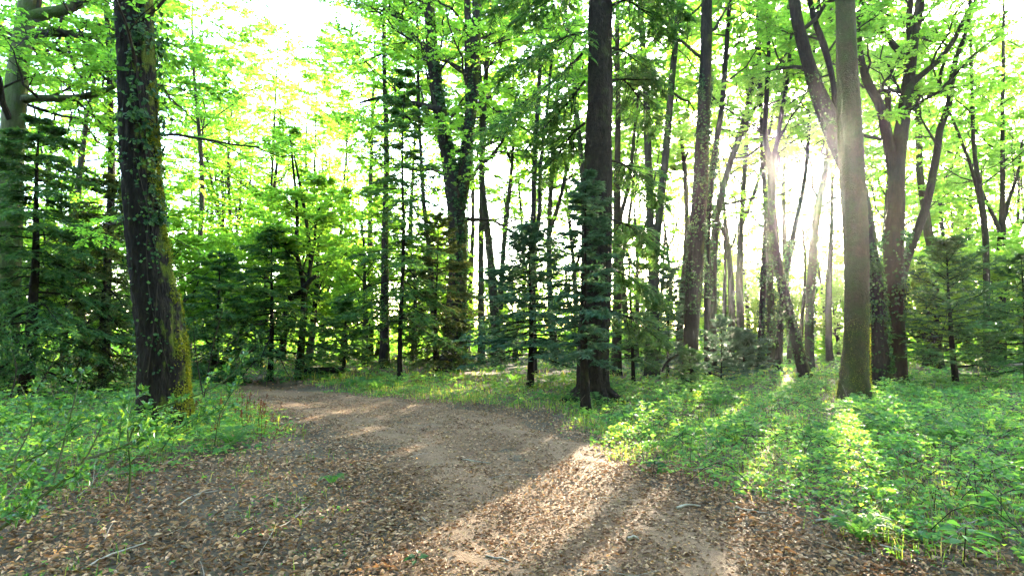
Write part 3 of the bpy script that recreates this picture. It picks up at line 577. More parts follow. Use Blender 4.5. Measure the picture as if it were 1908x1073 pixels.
CON = [
 ('young_conifer', 'slim young conifer with a thin bare stem left of the forked ivy tree', (746, 712), 16., 130, 1.75, dict(z0=.17, nb=68, trunk_r=.075, needle=NEEDLE, droop=-.2, shape=.6, nl=.06, k2=13)),
 ('low_conifer', 'low spreading dark conifer bush left of the big conifer', (988, 716), 14., 430, 1.75, dict(z0=.2, nb=78, trunk_r=.09, needle=NEEDLE_BLUE, droop=-.1, shape=.45, nl=.06, k2=14)),
 ('conifer_sapling', 'small evergreen growing right in front of the big conifer trunk', (1092, 760), 10.2, 335, .62, dict(z0=.24, nb=58, trunk_r=.085, needle=NEEDLE_BLUE, droop=-.12, shape=.35, nl=.05, k2=11)),
 ('dark_conifer', 'dark bushy conifer beside the far bend of the path', (502, 692), 16.5, 425, 2.1, dict(z0=.16, nb=64, trunk_r=.09, needle=NEEDLE, droop=-.16, shape=.6, nl=.065, k2=14)),
 ('brown_conifer', 'brownish sunlit conifer at the foot of the forked ivy tree', (812, 694), 17.5, 400, 1.5, dict(z0=.1, nb=64, trunk_r=.07, needle=NEEDLE_BROWN, droop=-.16, shape=.5, nl=.065, k2=13)),
 ('shade_conifer', 'squat dark conifer between the dark bushy one and the thin young one', (640, 690), 19, 565, 1.4, dict(z0=.2, nb=36, trunk_r=.07, needle=NEEDLE, droop=-.1, shape=.5, nl=.07, k2=12)),
 ('corner_spruce', 'young grey-green spruce with a thin curved stem at the right edge', (1778, 708), 14, 450, 1.75, dict(z0=.14, nb=50, trunk_r=.075, needle=NEEDLE, droop=-.05, shape=.6, nl=.06, k2=13, pitch0=.05)),
 ('edge_spruce', 'dark young spruce cut off by the right edge', (1915, 706), 14.5, 480, 1.5, dict(z0=.1, nb=38, trunk_r=.06, needle=NEEDLE, droop=-.05, shape=.6, nl=.065, k2=12)),
 ('foot_spruce', 'tiny spruce hiding the foot of the ivy column', (1286, 728), 12.8, 655, .42, dict(z0=.05, nb=26, trunk_r=.02, needle=NEEDLE, droop=-.05, shape=.5, nl=.045, k2=9, k3=3)),
 ('small_spruce', 'small pale-tipped spruce right of the ivy column with a wispy stem', (1346, 716), 14.2, 595, .8, dict(z0=.12, nb=26, trunk_r=.025, needle=NEEDLE_BLUE, droop=-.03, shape=.7, nl=.05, k2=9, k3=3, pitch0=.2)),
 ('pale_spruce', 'wide low bluish spruce behind the wispy one', (1385, 690), 18, 625, 1.1, dict(z0=.05, nb=40, trunk_r=.05, needle=NEEDLE_BLUE, droop=-.03, shape=.5, nl=.07, k2=11, pitch0=.1)),
 ('gap_spruce', 'grey-green spruce in the gap between twin-stemmed tree and ivy column', (1246, 694), 18, 500, 1.5, dict(z0=.06, nb=42, trunk_r=.05, needle=NEEDLE_BLUE, droop=-.06, shape=.5, nl=.07, k2=12)),
 ('lit_spruce', 'sparse conifer right of the big conifer trunk, boughs across the twin stems', (1178, 694), 15, 430, 1.2, dict(z0=.16, nb=44, trunk_r=.05, needle=NEEDLE, droop=-.1, shape=.5, nl=.06, k2=12)),
 ('hanging_conifer', 'big dark hanging conifer filling the left edge', (50, 700), 11.8, 225, 1.8, dict(z0=.12, nb=72, trunk_r=.13, needle=NEEDLE, droop=-.28, shape=.45, nl=.065, k2=15)),
 ('drooping_conifer', 'drooping sunlit conifer just left of the mossy trunk', (190, 676), 13.5, 330, 1.5, dict(z0=.12, nb=66, trunk_r=.08, needle=NEEDLE_BROWN, droop=-.3, shape=.4, nl=.06, k2=13)),
 ('trunk_side_conifer', 'shadowy conifer right behind the mossy trunk', (400, 684), 15.5, 470, 1.4, dict(z0=.08, nb=44, trunk_r=.08, needle=NEEDLE, droop=-.2, shape=.5, nl=.07, k2=13)),
]
for i, (nm, lab, (bx, by), Y, ty, rad, kw) in enumerate(CON):
    b = at(bx, by, Y); top = at(bx, ty, Y)
    conifer(nm, lab, b, top[2] - hgt(b[0], b[1]), rad, 500 + i * 3, **kw)

GAP[0] = False
# ------------------------------------------------------------------ background trees: a few grown once, then copied one by one
def proto_tree(seed, H, zmin, L1, n1, leaf, fork, size, n2=6, n3=6, q=8):
    rng = R(seed); zz = np.linspace(-.15, H, 14)
    P = np.stack([.25 * np.sin(zz * .35 + seed), .25 * np.cos(zz * .3 + seed * 2), zz], -1) - np.array([.25 * math.sin(seed), .25 * math.cos(seed * 2), 0])
    Rr = np.maximum(.17 * (1 - np.clip(zz, 0, H) / H), .015); stems = [(P, Rr)]
    if fork:
        i = int(len(zz) * fork); s = np.linspace(0, 1, 8)[:, None]; a = rng.uniform(0, 6.28)
        Q = P[i] + np.array([math.cos(a), math.sin(a), 0]) * (s ** .7) * H * .14 + UP * s * (H - zz[i]) * .9; stems.append((Q, np.linspace(Rr[i] * .8, .015, 8)))
    g1 = Geo()
    for j, (p, r) in enumerate(stems): p2, r2 = spline(p, r, .5); stem_mesh(g1, p2, r2, 10, seed + j, .05, .5 if j == 0 else 0, 4, z0=0)
    g2 = Geo(); crown_on(g2, stems, rng, dict(zmin=zmin, n1=n1, L1=L1, n2=n2, n3=n3, q=q, size=size, twigs=False, ang=62))
    return g1.mesh('trunk', [BARK_GREY]), g2.mesh('crown', [BARK_TWIG, leaf], smooth=False), g2, leaf
PROTO = [proto_tree(41, 19, 7.0, 4.4, 20, LEAF_LIME, .35, .205, 7, 6, 10), proto_tree(42, 17, 6.5, 4.0, 20, LEAF_BEECH, .5, .205, 7, 6, 10), proto_tree(43, 21, 8., 4.6, 26, LEAF_LIME, 0, .21, 7, 6, 10), proto_tree(44, 16, 5.5, 4.0, 20, LEAF_BEECH, .3, .205, 7, 6, 10)]
AIRY = [proto_tree(47, 19, 7.5, 4.2, 18, LEAF_LIME, .4, .13, 7, 7, 9), proto_tree(48, 18, 6.5, 4.2, 18, LEAF_LIME, .3, .13, 7, 7, 9)]
POLES = [proto_tree(45, 16, 10.5, 2.0, 8, LEAF_LIME, .45, .17, 5, 5, 7), proto_tree(46, 17, 11.5, 2.0, 8, LEAF_LIME, 0, .17, 5, 5, 7)]
UNDER = [proto_tree(51, 6.5, .8, 2.6, 24, LEAF_LIME, .2, .14, 7, 6, 11), proto_tree(52, 5.0, .5, 2.3, 22, LEAF_LIME, .25, .13, 7, 6, 11), proto_tree(53, 8.0, 1.2, 2.8, 34, LEAF_LIME, 0, .15, 7, 6, 11)]
def place(proto, name, label, cat, x, y, s, rz, group):
    t = thing(name, label, cat, (x, y, hgt(x, y)), group); t.rotation_euler = (0, 0, rz); t.scale = (s, s, s)
    g2, leaf = proto[2:]; cz, sz_ = math.cos(rz), math.sin(rz); rot = np.array([[cz, sz_, 0], [-sz_, cz, 0], [0, 0, 1]]); org = np.array([x, y, hgt(x, y)])
    hit = [in_gap(v @ rot * s + org) for v, _ in g2.v]; crown = proto[1]
    if sum(h.sum() for h in hit) > 250:                       # its own crown mesh, with the opening left free
        H_ = np.concatenate(hit); g3 = Geo(); g3.v = g2.v; g3.n = g2.n; g3.f = [(f[~H_[f].any(1)] if m_ == 1 else f, m_) for f, m_ in g2.f]; crown = g3.mesh('crown', [BARK_TWIG, leaf], smooth=False)
    for nm, me in zip(('trunk', 'crown'), (proto[0], crown)):
        o = bpy.data.objects.new(nm, me); COL.objects.link(o); o.parent = t
    return t
MARKS = [(-400, 'the left edge'), (300, 'the mossy trunk'), (748, 'the thin young conifer'), (850, 'the forked ivy tree'), (1112, 'the big conifer'), (1297, 'the ivy column'), (1592, 'the pale trunk'), (1672, 'the fan-limbed beech'), (1790, 'the corner spruce'), (2400, 'the right edge')]
ORD = ['first', 'second', 'third', 'fourth', 'fifth', 'sixth', 'seventh', 'eighth', 'ninth', 'tenth', 'eleventh', 'twelfth', 'thirteenth', 'fourteenth', 'fifteenth']
def place_row(spots, kindname, protos, adj, cat, group, seed):
    rng = R(seed); spots = sorted(spots); cnt = {}
    for (px, Y, s) in spots:
        k = max(i for i, (m, _) in enumerate(MARKS) if px >= m); cnt[k] = cnt.get(k, 0) + 1
        p = at(px, 640, Y)
        lab = f'{ORD[cnt[k] - 1]} {adj} from {MARKS[k][1]} towards {MARKS[k + 1][1]}'
        place(protos[rng.integers(len(protos))], kindname, lab, cat, p[0], p[1], s, rng.uniform(0, 6.28), group)
far = [(-60, 24, 1), (90, 28, 1.0), (160, 22, .95), (240, 34, 1.1), (340, 26, 1), (395, 38, 1.1), (430, 33, 1.), (640, 34, .9), (690, 28, 1.), (770, 30, 1), (870, 30, 1.), (935, 26, 1.), (968, 34, 1.), (1035, 26, 1), (1070, 32, 1.),
       (1170, 28, 1.), (1262, 26, 1), (1360, 27, 1.), (1385, 24, 1.), (1475, 25, .9), (1545, 26, .9), (1615, 29, 1.0), (1655, 25, 1.), (1700, 34, 1.), (1765, 30, 1.), (1815, 38, .9), (1940, 36, .9), (1990, 24, 1.)]
place_row(far, 'slender_tree', PROTO, 'slender far tree', 'tree', 'slender trees of the far wood', 61)
und = [(-20, 19, 1), (60, 22, 1), (125, 20, .9), (185, 24, 1.), (310, 21, 1.), (350, 27, 1.1), (400, 23, 1.), (440, 30, 1.2), (480, 22, .9), (525, 27, 1.1), (575, 23, .9), (600, 31, 1.2), (640, 26, 1.), (680, 22, .8), (705, 30, 1.1), (770, 26, .9), (800, 34, 1.), (835, 29, .9), (915, 30, .75), (960, 26, .8), (1060, 36, .9), (1180, 40, 1.1), (1195, 34, .6), (1235, 33, .6), (1262, 42, 1.1), (1290, 36, .7), (1335, 36, .9), (1352, 42, 1.2), (1375, 33, .8), (1400, 38, 1.), (1425, 32, .7), (1445, 42, 1.1), (1475, 34, .8), (1500, 40, 1.), (1535, 36, .9), (1560, 32, .8), (1590, 40, 1.2), (1620, 30, .8), (1650, 22, .8), (1690, 30, 1.), (1715, 25, .9), (1750, 21, .8), (1775, 32, 1.2), (1805, 25, 1.), (1850, 20, .8), (1880, 30, 1.3), (1905, 24, 1.), (1960, 20, .9)]
pol = [(880, 44, 1.), (950, 38, .9), (1010, 42, 1.), (1165, 44, 1.), (1185, 26, .7), (1232, 38, .9), (1248, 52, 1.1), (1280, 46, 1.), (1338, 40, .9), (1348, 24, .6), (1378, 48, 1.), (1392, 34, .8), (1408, 56, 1.1), (1448, 34, .8), (1468, 50, 1.), (1488, 30, .7), (1522, 52, 1.), (1538, 34, .7), (1552, 58, 1.1), (1562, 42, .9), (1640, 48, 1.), (1722, 44, 1.), (1795, 50, 1.1)]
air = [(360, 44, 1.1), (425, 38, 1.), (470, 42, 1.1), (500, 33, 1.), (515, 50, 1.2), (545, 40, 1.1), (575, 34, 1.), (600, 46, 1.2), (630, 40, 1.), (1185, 48, 1.1), (1245, 36, .9), (1310, 46, 1.1), (1740, 40, 1.), (1765, 50, 1.2), (1830, 34, .95), (1865, 44, 1.1), (1900, 36, 1.), (1950, 44, 1.2), (2000, 38, 1.)]
place_row(air, 'airy_tree', AIRY, 'airy fine-leaved tree', 'tree', 'airy trees far behind', 64)
place_row(pol, 'pole_tree', POLES, 'hair-thin pole tree', 'tree', 'thin pole trees in the bright gap', 63)
place_row(und, 'understory_beech', UNDER, 'leafy young beech', 'tree', 'young beeches under the canopy', 62)

# the far wood that reads as one mass, plus added unseen trees behind the camera
rng = R(71); g = Geo(); ring = []
while len(ring) < 40:
    a, d = rng.uniform(-1.1, 1.1), rng.uniform(50, 105); x, y = math.sin(a) * d, math.cos(a) * d
    lat = (x * SUN[1] - (y - 10) * SUN[0]) / math.hypot(SUN[0], SUN[1])          # sideways distance from the sunny opening
    if -24 < lat < 42: continue
    ring.append((x, y))
while len(ring) < 108:  # unseen trees behind the camera, added to keep sky light off the trunk fronts
    x, y = rng.uniform(-28, 28), rng.uniform(-30, 2)
    if math.hypot(x, y) < 8 or min([math.hypot(x - p, y - q) for p, q in ring]) < 3.2: continue
    ring.append((x, y))
for x, y in ring:
    z = float(hgt(x, y)); H = rng.uniform(13, 19)
    Pt = np.array([[x, y, z - .3], [x + rng.normal(0, .3), y, z + H * .5], [x + rng.normal(0, .6), y, z + H]])[None]
    tubes(g, Pt, np.array([[.25, .18, .04]]), 6, 0)
    n_ = 560 if y > 10 else 420; th = rng.uniform(0, 6.28, n_); zz = rng.beta(2, 1.6, n_); rr = 4.2 * np.sqrt(rng.uniform(0, 1, n_)) * np.sin(np.clip(zz, .05, .98) * 3.0) ** .6
    lo = (.10 if rng.uniform() < .6 else .3) if y > 10 else .05  # crowns of the unseen rear trees reach low to block sky light
    c = np.stack([x + rr * np.cos(th), y + rr * np.sin(th), z + H * lo + zz * H * (1.02 - lo)], -1)
    c += .6 * np.sin(c[:, [1, 2, 0]] * 2.1)
    leaves(g, c, rng.normal(0, 1, (n_, 3)) * np.array([1, 1, .4]), UP + rng.normal(0, .5, (n_, 3)), rng.uniform(.3, .6, n_) * (1 if y > 10 else 2.1), 1, rng.uniform(0, 1, n_), 'quad', width=.6)
# low brush between the far trunks
for _ in range(240):
    a, d = rng.uniform(-1.0, 1.0), rng.uniform(27, 75); x, y = math.sin(a) * d, math.cos(a) * d; z = float(hgt(x, y)); n_ = 270; Hb = rng.uniform(1.2, 3.2) * (.75 if abs(a - SUN_AZ) < .3 else 1.2)
    q_ = unit(rng.normal(0, 1, (n_, 3))) * rng.uniform(.2, 1, (n_, 1)) ** .5; c = np.array([x, y, z]) + q_ * np.array([2.6, 2.6, Hb]); c[:, 2] = np.abs(c[:, 2] - z) + z; c += .3 * np.sin(c[:, [1, 2, 0]] * 3.1)
    leaves(g, c, rng.normal(0, 1, (n_, 3)) * np.array([1, 1, .4]), UP + rng.normal(0, .5, (n_, 3)), rng.uniform(.2, .42, n_), 1, rng.uniform(0, 1, n_), 'quad', width=.6)
tag(g.build('far_and_unseen_woodland', [BARK_GREY, LEAF_BEECH], smooth=False), 'hazy mass of far trees closing the view behind the trunks, and unseen trees added behind the camera', 'woodland', kind='stuff')

# ------------------------------------------------------------------ ground cover
def scatter(n, ymin, ymax, seed, spread=1.0, pw=1.):
    """random spots over the ground the camera sees, between two depths"""
    rng = R(seed); y = ymin + (ymax - ymin) * rng.uniform(0, 1, n) ** pw; x = y * rng.uniform(-1, 1, n) * spread + rng.normal(0, .3, n)
    return x, y, rng
def veg(x, y, lo=-.1, hi=.45):
    d = sd_poly(x, y) + .28 * vnoise(x * 1.3, y * 1.3, 1.); return np.clip((d - lo) / (hi - lo), 0, 1)

# leaf litter
g = Geo()
for n_, y0, y1, sz, shp, sd_ in ((38000, 2.2, 6.5, .052, 'oval', 81), (34000, 6., 13, .06, 'quad', 82), (9000, 12, 22, .09, 'quad', 83)):
    x, y, rng = scatter(n_, y0, y1, sd_, .95)
    d = sd_poly(x, y); pd = path_d(x, y)
    keep = (rng.uniform(0, 1, n_) < np.clip(1.1 - d / 1.2, .3, 1)) & (rng.uniform(0, 1, n_) < np.clip(.9 + (pd + .9) / 1.4 + .45 * vnoise(x * 1.2, y * .9, 15.), .25, 1)); x, y = x[keep], y[keep]; n2 = len(x)
    sm = np.where(path_d(x, y) < -.35, .72, 1.)
    P = np.stack([x, y, hgt(x, y) + .024 + rng.uniform(0, .022, n2)], -1)
    a = rng.uniform(0, 6.28, n2); D = np.stack([np.cos(a), np.sin(a), rng.normal(0, .18, n2)], -1)
    leaves(g, P, D, UP + rng.normal(0, .38, (n2, 3)), sz * (.3 + .95 * rng.beta(1.6, 1.8, n2)) * sm, 0, np.clip(rng.beta(2, 2.2, n2) + .2 * vnoise(x * 1.6, y * 1.6, 4), 0, 1), shp, width=.54, fold=.12, curl=.25)
# fine chips and bits trodden into the path
x, y, rng = scatter(60000, 2.2, 13, 84, .66, 1.)
k = path_d(x, y) < .3; x, y = x[k], y[k]; n2 = len(x); a = rng.uniform(0, 6.28, n2)
leaves(g, np.stack([x, y, hgt(x, y) + .026 + rng.uniform(0, .008, n2)], -1), np.stack([np.cos(a), np.sin(a), rng.normal(0, .12, n2)], -1), UP + rng.normal(0, .3, (n2, 3)), rng.uniform(.016, .048, n2), 0, np.clip(rng.beta(1.1, 1.5, n2), 0, 1), 'quad', width=.6)
tag(g.build('leaf_litter', LITTER, smooth=False), 'brown fallen leaves covering the path and its margins', 'leaf litter', kind='stuff')

def blades(g, x, y, rng, h, w, mat, lean=1.15):
    n = len(x); b = np.stack([x, y, hgt(x, y) - .01], -1); a = rng.uniform(0, 6.28, n); o = np.stack([np.cos(a), np.sin(a), 0 * a], -1); s = np.stack([-np.sin(a), np.cos(a), 0 * a], -1)
    h = (h * rng.uniform(.45, 1.2, n))[:, None]; w = (w * rng.uniform(.7, 1.3, n))[:, None]; ln = rng.uniform(.1, 1, n)[:, None] * lean
    p1 = b + UP * h * .55 + o * h * ln * .35; p2 = b + UP * h * (.95 - .3 * ln) + o * h * ln
    V = np.stack([b - s * w, b + s * w, p1 + s * w * .8, p1 - s * w * .8, p2], 1); i = np.arange(n)[:, None] * 5; r = rng.uniform(0, 1, n)
    g.add(V, i + np.array([[0, 1, 2, 3]]), mat, np.repeat(r, 5)); g.f.append((i + np.array([[3, 2, 4]]) + g.n - n * 5, mat))
g = Geo()
for n_, y0, y1, h_, w_, sd_ in ((40000, 3, 9, .16, .0026, 91), (60000, 8, 18, .20, .005, 92), (26000, 16, 34, .28, .012, 93)):
    x, y, rng = scatter(n_, y0, y1, sd_, 1.02)
    d = sd_poly(x, y) + .3 * vnoise(x, y, 1.); edge = np.clip((d + .1) / .4, 0, 1) * np.clip(1.35 - np.maximum(d - 1.3, 0) / 2.2, .4, 1)
    leftlitter = (d < 0) & (x < -1.1 - .05 * y) & (path_d(x, y) > .25) & (vnoise(x * 2.2, y * 2.2, 5.) > .35)
    pr = np.maximum(edge * np.clip(.6 + .9 * vnoise(x * 1.1, y * 1.1, 7) - .5 * vnoise(x * .9 + 3, y * .9, 12.), .1, 1), leftlitter * .2)
    k = rng.uniform(0, 1, n_) < pr; blades(g, x[k], y[k], rng, h_, w_, 0)
tag(g.build('grass', GRASS, smooth=False), 'thin woodland grass along the edges of the path', 'grass', kind='stuff')

def trifoliate(g, x, y, z, rng, size, mat, shape):
    n = len(x); c = np.stack([x, y, z], -1); a0 = rng.uniform(0, 6.28, n); nn = UP + rng.normal(0, .35, (n, 3)); r0 = np.clip(rng.uniform(0, .6, n) + .3 * vnoise(x * 1.4, y * 1.4, 8.) + .12, 0, .9); sz = size * rng.uniform(.5, 1.5, n)
    for k, (da, f) in enumerate(((0, 1.15), (1.25, .95), (-1.25, .95))):
        a = a0 + da + rng.normal(0, .12, n); D = np.stack([np.cos(a), np.sin(a), rng.normal(-.12, .2, n)], -1)
        leaves(g, c + D * .12 * sz[:, None], D, nn + rng.normal(0, .15, (n, 3)), sz * f, mat, np.clip(r0 + rng.uniform(-.1, .2, n), 0, 1), shape, width=.72, fold=.10, curl=.12)
# brambles and low herbs
g = Geo()
def bramble_h(x, y):
    d = np.clip(sd_poly(x, y) / 1.6, 0, 1); return np.maximum(d * (.20 + .20 * vnoise(x * .8, y * .8, 3) + .15 * vnoise(x * 2.3, y * 2.1, 6)), .02) + .05
for n_, y0, y1, sz, shp, sd_ in ((19000, 3.2, 8, .046, 'oval', 101), (27000, 7.5, 16, .062, 'quad', 102), (11000, 15, 34, .12, 'quad', 103)):
    x, y, rng = scatter(n_, y0, y1, sd_, 1.02)
    side = np.where(x < -1.5, .75, np.clip((x - .4) / 2.2 + .1 * (y > 12) + .35, .3, 1))
    k = rng.uniform(0, 1, n_) < veg(x, y, -.05, .6) * side * np.clip(.75 + 1.1 * vnoise(x * .9 + 3, y * .9, 12.), .18, 1); x, y = x[k], y[k]
    z = hgt(x, y) + bramble_h(x, y) * rng.beta(2.2, 1.2, len(x)) * np.where(y > 14, .8, 1.) * np.where(x < 0, 1.35, 1.)
    trifoliate(g, x, y, z, rng, sz, 0, shp)
# small single leaves between
x, y, rng = scatter(30000, 3, 14, 104, 1.02); k = rng.uniform(0, 1, 30000) < np.maximum(veg(x, y, -.3, .5), .38 * (x < .2 - .1 * y) * (path_d(x, y) > .1) * np.clip(.3 + 1.6 * vnoise(x * 2.1, y * 2.1, 5.), 0, 1)); x, y = x[k], y[k]; n2 = len(x)
a = rng.uniform(0, 6.28, n2)
leaves(g, np.stack([x, y, hgt(x, y) + .02 + .14 * rng.uniform(0, 1, n2) * veg(x, y)], -1), np.stack([np.cos(a), np.sin(a), rng.normal(.1, .3, n2)], -1), UP + rng.normal(0, .4, (n2, 3)), rng.uniform(.025, .055, n2), 0, rng.uniform(0, 1, n2), 'quad', width=.7)
# taller broad-leaved herbs standing in clumps, of several kinds
rng = R(107)
for _ in range(520):
    y0 = rng.uniform(3.6, 13); x0 = y0 * rng.uniform(-1, 1)
    if veg(np.array([x0]), np.array([y0]), .1, .7)[0] < rng.uniform(.2, 1) or vnoise(np.array(x0 * .7), np.array(y0 * .7), 21.) < -.05: continue
    m = int(rng.integers(8, 22)); hh = rng.uniform(.12, .36); zz = rng.uniform(.25, 1, m) * hh; a = np.arange(m) * 2.4 + rng.uniform(0, 6); b_ = np.array([x0, y0, float(hgt(x0, y0))]); D = np.stack([np.cos(a), np.sin(a), rng.normal(.05, .3, m)], -1); tone = rng.uniform(0, .85)
    tubes(g, (b_ + np.array([rng.normal(0, .04), rng.normal(0, .04), hh]) * np.linspace(0, 1, 4)[:, None])[None], np.full((1, 4), .003), 3, 1)
    leaves(g, b_ + UP * zz[:, None] + D * .02, D, UP + rng.normal(0, .3, (m, 3)), rng.uniform(.05, .12) * rng.uniform(.7, 1.2, m), 0, np.clip(tone + rng.uniform(-.1, .15, m), 0, 1), 'oval', width=rng.uniform(.35, .75), fold=.1, curl=.2)
# arching stems
x, y, rng = scatter(800, 3.4, 14, 105, 1.02); k = rng.uniform(0, 1, 800) < veg(x, y, .1, .8) * np.clip(x / 2 + .3, .15, 1); x, y = x[k], y[k]; n2 = len(x); a = rng.uniform(0, 6.28, n2); L = rng.uniform(.3, .8, n2)
s = np.linspace(0, 1, 6)[None, :, None]; o = np.stack([np.cos(a), np.sin(a), 0 * a], -1)[:, None]
P = np.stack([x, y, hgt(x, y)], -1)[:, None] + o * s * L[:, None, None] + UP * (np.sin(s * 2.6) * .42 * L[:, None, None])
tubes(g, P, np.full((n2, 6), .0035), 3, 1)
# dead stalks standing and lying among them
x, y, rng = scatter(1400, 3.2, 13, 106, 1.02); k = rng.uniform(0, 1, 1400) < np.maximum(veg(x, y, -.1, .4), .12); x, y = x[k], y[k]; n2 = len(x); a = rng.uniform(0, 6.28, n2); L = rng.uniform(.15, .6, n2); el = np.where(rng.uniform(0, 1, n2) < .6, rng.uniform(.02, .25, n2), rng.uniform(.6, 1.4, n2)) * np.clip(veg(x, y) + .05, .05, 1)
s = np.linspace(0, 1, 4)[None, :, None]; o = np.stack([np.cos(a) * np.cos(el), np.sin(a) * np.cos(el), np.sin(el)], -1)[:, None]
P = np.stack([x, y, hgt(x, y) + .04], -1)[:, None] + o * s * L[:, None, None] + rng.normal(0, .012, (n2, 4, 3)); tubes(g, P, np.full((n2, 4), .0028) * np.linspace(1, .5, 4), 3, 2)
tag(g.build('brambles', [LEAF_BRAMBLE, BARK_TWIG, DEAD_WOOD], smooth=False), 'tangle of brambles and low herbs over the forest floor', 'undergrowth', kind='stuff')

# ferns: fronds with pinnae
def fern(g, c, rng, L, nf, mat=0, pin=16):
    a = np.arange(nf) * 6.283 / nf + rng.uniform(0, .6, nf); o = np.stack([np.cos(a), np.sin(a), 0 * a], -1)[:, None]; Lf = (L * rng.uniform(.7, 1.15, nf))[:, None, None]
    s = np.linspace(0, 1, 7)[None, :, None]; P = c + o * (s ** 1.2) * Lf * .85 + UP * (np.sin(s * 2.3) * Lf * .55)
    tubes(g, P, np.full((nf, 7), .003) * np.linspace(1, .4, 7), 3, mat, rnd=np.full(nf, .2))
    t = np.broadcast_to(.12 + .88 * (np.arange(pin) + .5) / pin, (nf, pin)); pos = lerp_poly(P, t); T = unit(lerp_poly(P, np.minimum(t + .05, .9999)) - lerp_poly(P, t - .05)); u = unit(np.cross(T, UP))
    for sd in (1, -1):
        D = u * sd + T * .45 + UP * rng.normal(-.08, .08, (nf, pin, 1)); ln = (Lf[:, :, 0] * .30 * np.sin(np.clip(t * 2.7 + .35, 0, 3.1)))
        leaves(g, pos.reshape(-1, 3), D.reshape(-1, 3), np.cross(np.broadcast_to(u, D.shape), T).reshape(-1, 3) * -1 + rng.normal(0, .15, (nf * pin, 3)), np.maximum(ln.reshape(-1), .02), mat, np.repeat(rng.uniform(0, 1, nf), pin), 'quad', width=.26, fold=.03)
g = Geo(); rng = R(111); cnt = 0
spots = []
for _ in range(2600):
    y = rng.uniform(5.5, 24); x = y * rng.uniform(-1, 1)
    if veg(np.array([x]), np.array([y]))[0] < .9: continue
    w = .8 if x < -3 else .35
    if vnoise(np.array(x * .5), np.array(y * .5), 9.) + rng.normal(0, .2) > .25 and rng.uniform() < w: spots.append((x, y))
    if len(spots) > 170: break
for x, y in spots: fern(g, np.array([x, y, float(hgt(x, y))]), rng, rng.uniform(.25, .5), int(rng.integers(4, 7)), pin=14)
tag(g.build('fern_cover', FERN, smooth=False), 'patches of low green ferns over the forest floor', 'ferns', kind='stuff')

# brown seed heads right of the mossy trunk
g = Geo(); rng = R(121)
for px, py in zip(rng.uniform(350, 520, 60), rng.uniform(770, 830, 60)):
    b = gnd(px, py); b[2] = hgt(b[0], b[1]); h = rng.uniform(.15, .42); P = b + np.array([rng.normal(0, .03), rng.normal(0, .03), 0]) * np.linspace(0, 1, 4)[:, None] + UP * h * np.linspace(0, 1, 4)[:, None]
    tubes(g, P[None], np.full((1, 4), .003), 3, 0); m = 14
    leaves(g, P[-1] - UP * rng.uniform(0, .09, (m, 1)) + rng.normal(0, .006, (m, 3)), rng.normal(0, 1, (m, 3)), rng.normal(0, 1, (m, 3)), rng.uniform(.014, .026, m), 0, rng.uniform(0, 1, m), 'quad', width=.8)
tag(g.build('dock_stalks', DOCK, smooth=False), 'rusty brown seed stalks in the grass beside the mossy trunk', 'weeds', kind='stuff')

# single ferns and seedlings one can point at
def plant_fern(label, px, py, L, nf, seed):
    b = gnd(px, py); b[2] = hgt(b[0], b[1]); t = thing('fern', label, 'fern', b, 'single ferns'); rng = R(seed)
    for i in range(nf):
        g = Geo(); fern(g, np.zeros(3), rng, L, 1, pin=18); o = g.build('frond', FERN, t, smooth=False); o.rotation_euler = (0, 0, i * 6.283 / nf + rng.uniform(-.3, .3))
plant_fern('small green fern on the leaf litter left of the path', 618, 902, .19, 5, 131)
plant_fern('fern with long fronds at the margin of the brambles, bottom right', 1600, 1012, .30, 7, 132)
plant_fern('bright fern under the left edge conifer', 70, 706, .6, 8, 133)
plant_fern('fern between the mossy trunk and the left edge', 190, 720, .55, 8, 134)
plant_fern('fern on the near verge below the mossy trunk', 430, 842, .38, 7, 135)
def seedling(label, px, py, h, n, size, seed, mat=LEAF_BRAMBLE):
    b = gnd(px, py); b[2] = hgt(b[0], b[1]); rng = R(seed); t = thing('seedling', label, 'seedling', b, 'single seedlings')
    g = Geo(); P = np.stack([.03 * np.linspace(0, 1, 5), 0 * np.arange(5), h * np.linspace(-.1, 1, 5)], -1)[None]; tubes(g, P, np.full((1, 5), .004), 5); g.build('stem', BARK_TWIG, t)
    for i in range(n):
        a = i * 2.4 + rng.uniform(-.3, .3); z = h * (.45 + .55 * (i + .5) / n); g = Geo(); D = np.array([[math.cos(a), math.sin(a), rng.uniform(-.1, .35)]])
        st = np.array([.03 * z / h, 0, z]); pt = st + D[0] * size * .4; tubes(g, np.stack([st, pt])[None], np.full((1, 2), .002), 3)
        leaves(g, pt[None], D, UP[None] + rng.normal(0, .2, (1, 3)), np.array([size * rng.uniform(.8, 1.2)]), 0, np.array([rng.uniform(.2, .7)]), 'oval', width=.7, fold=.08, curl=.15)
        g.build('leaf', mat, t, smooth=False)
seedling('dark green leafy seedling in the dead leaves at the bottom of the path', 770, 1052, .08, 8, .06, 141, LEAF_IVY)
seedling('bushy green bramble shoot at the bottom right edge', 1795, 1062, .24, 12, .10, 142)
seedling('broad-leaved seedling at the corner of the bramble edge and path', 1215, 885, .16, 9, .09, 143, LEAF_IVY)

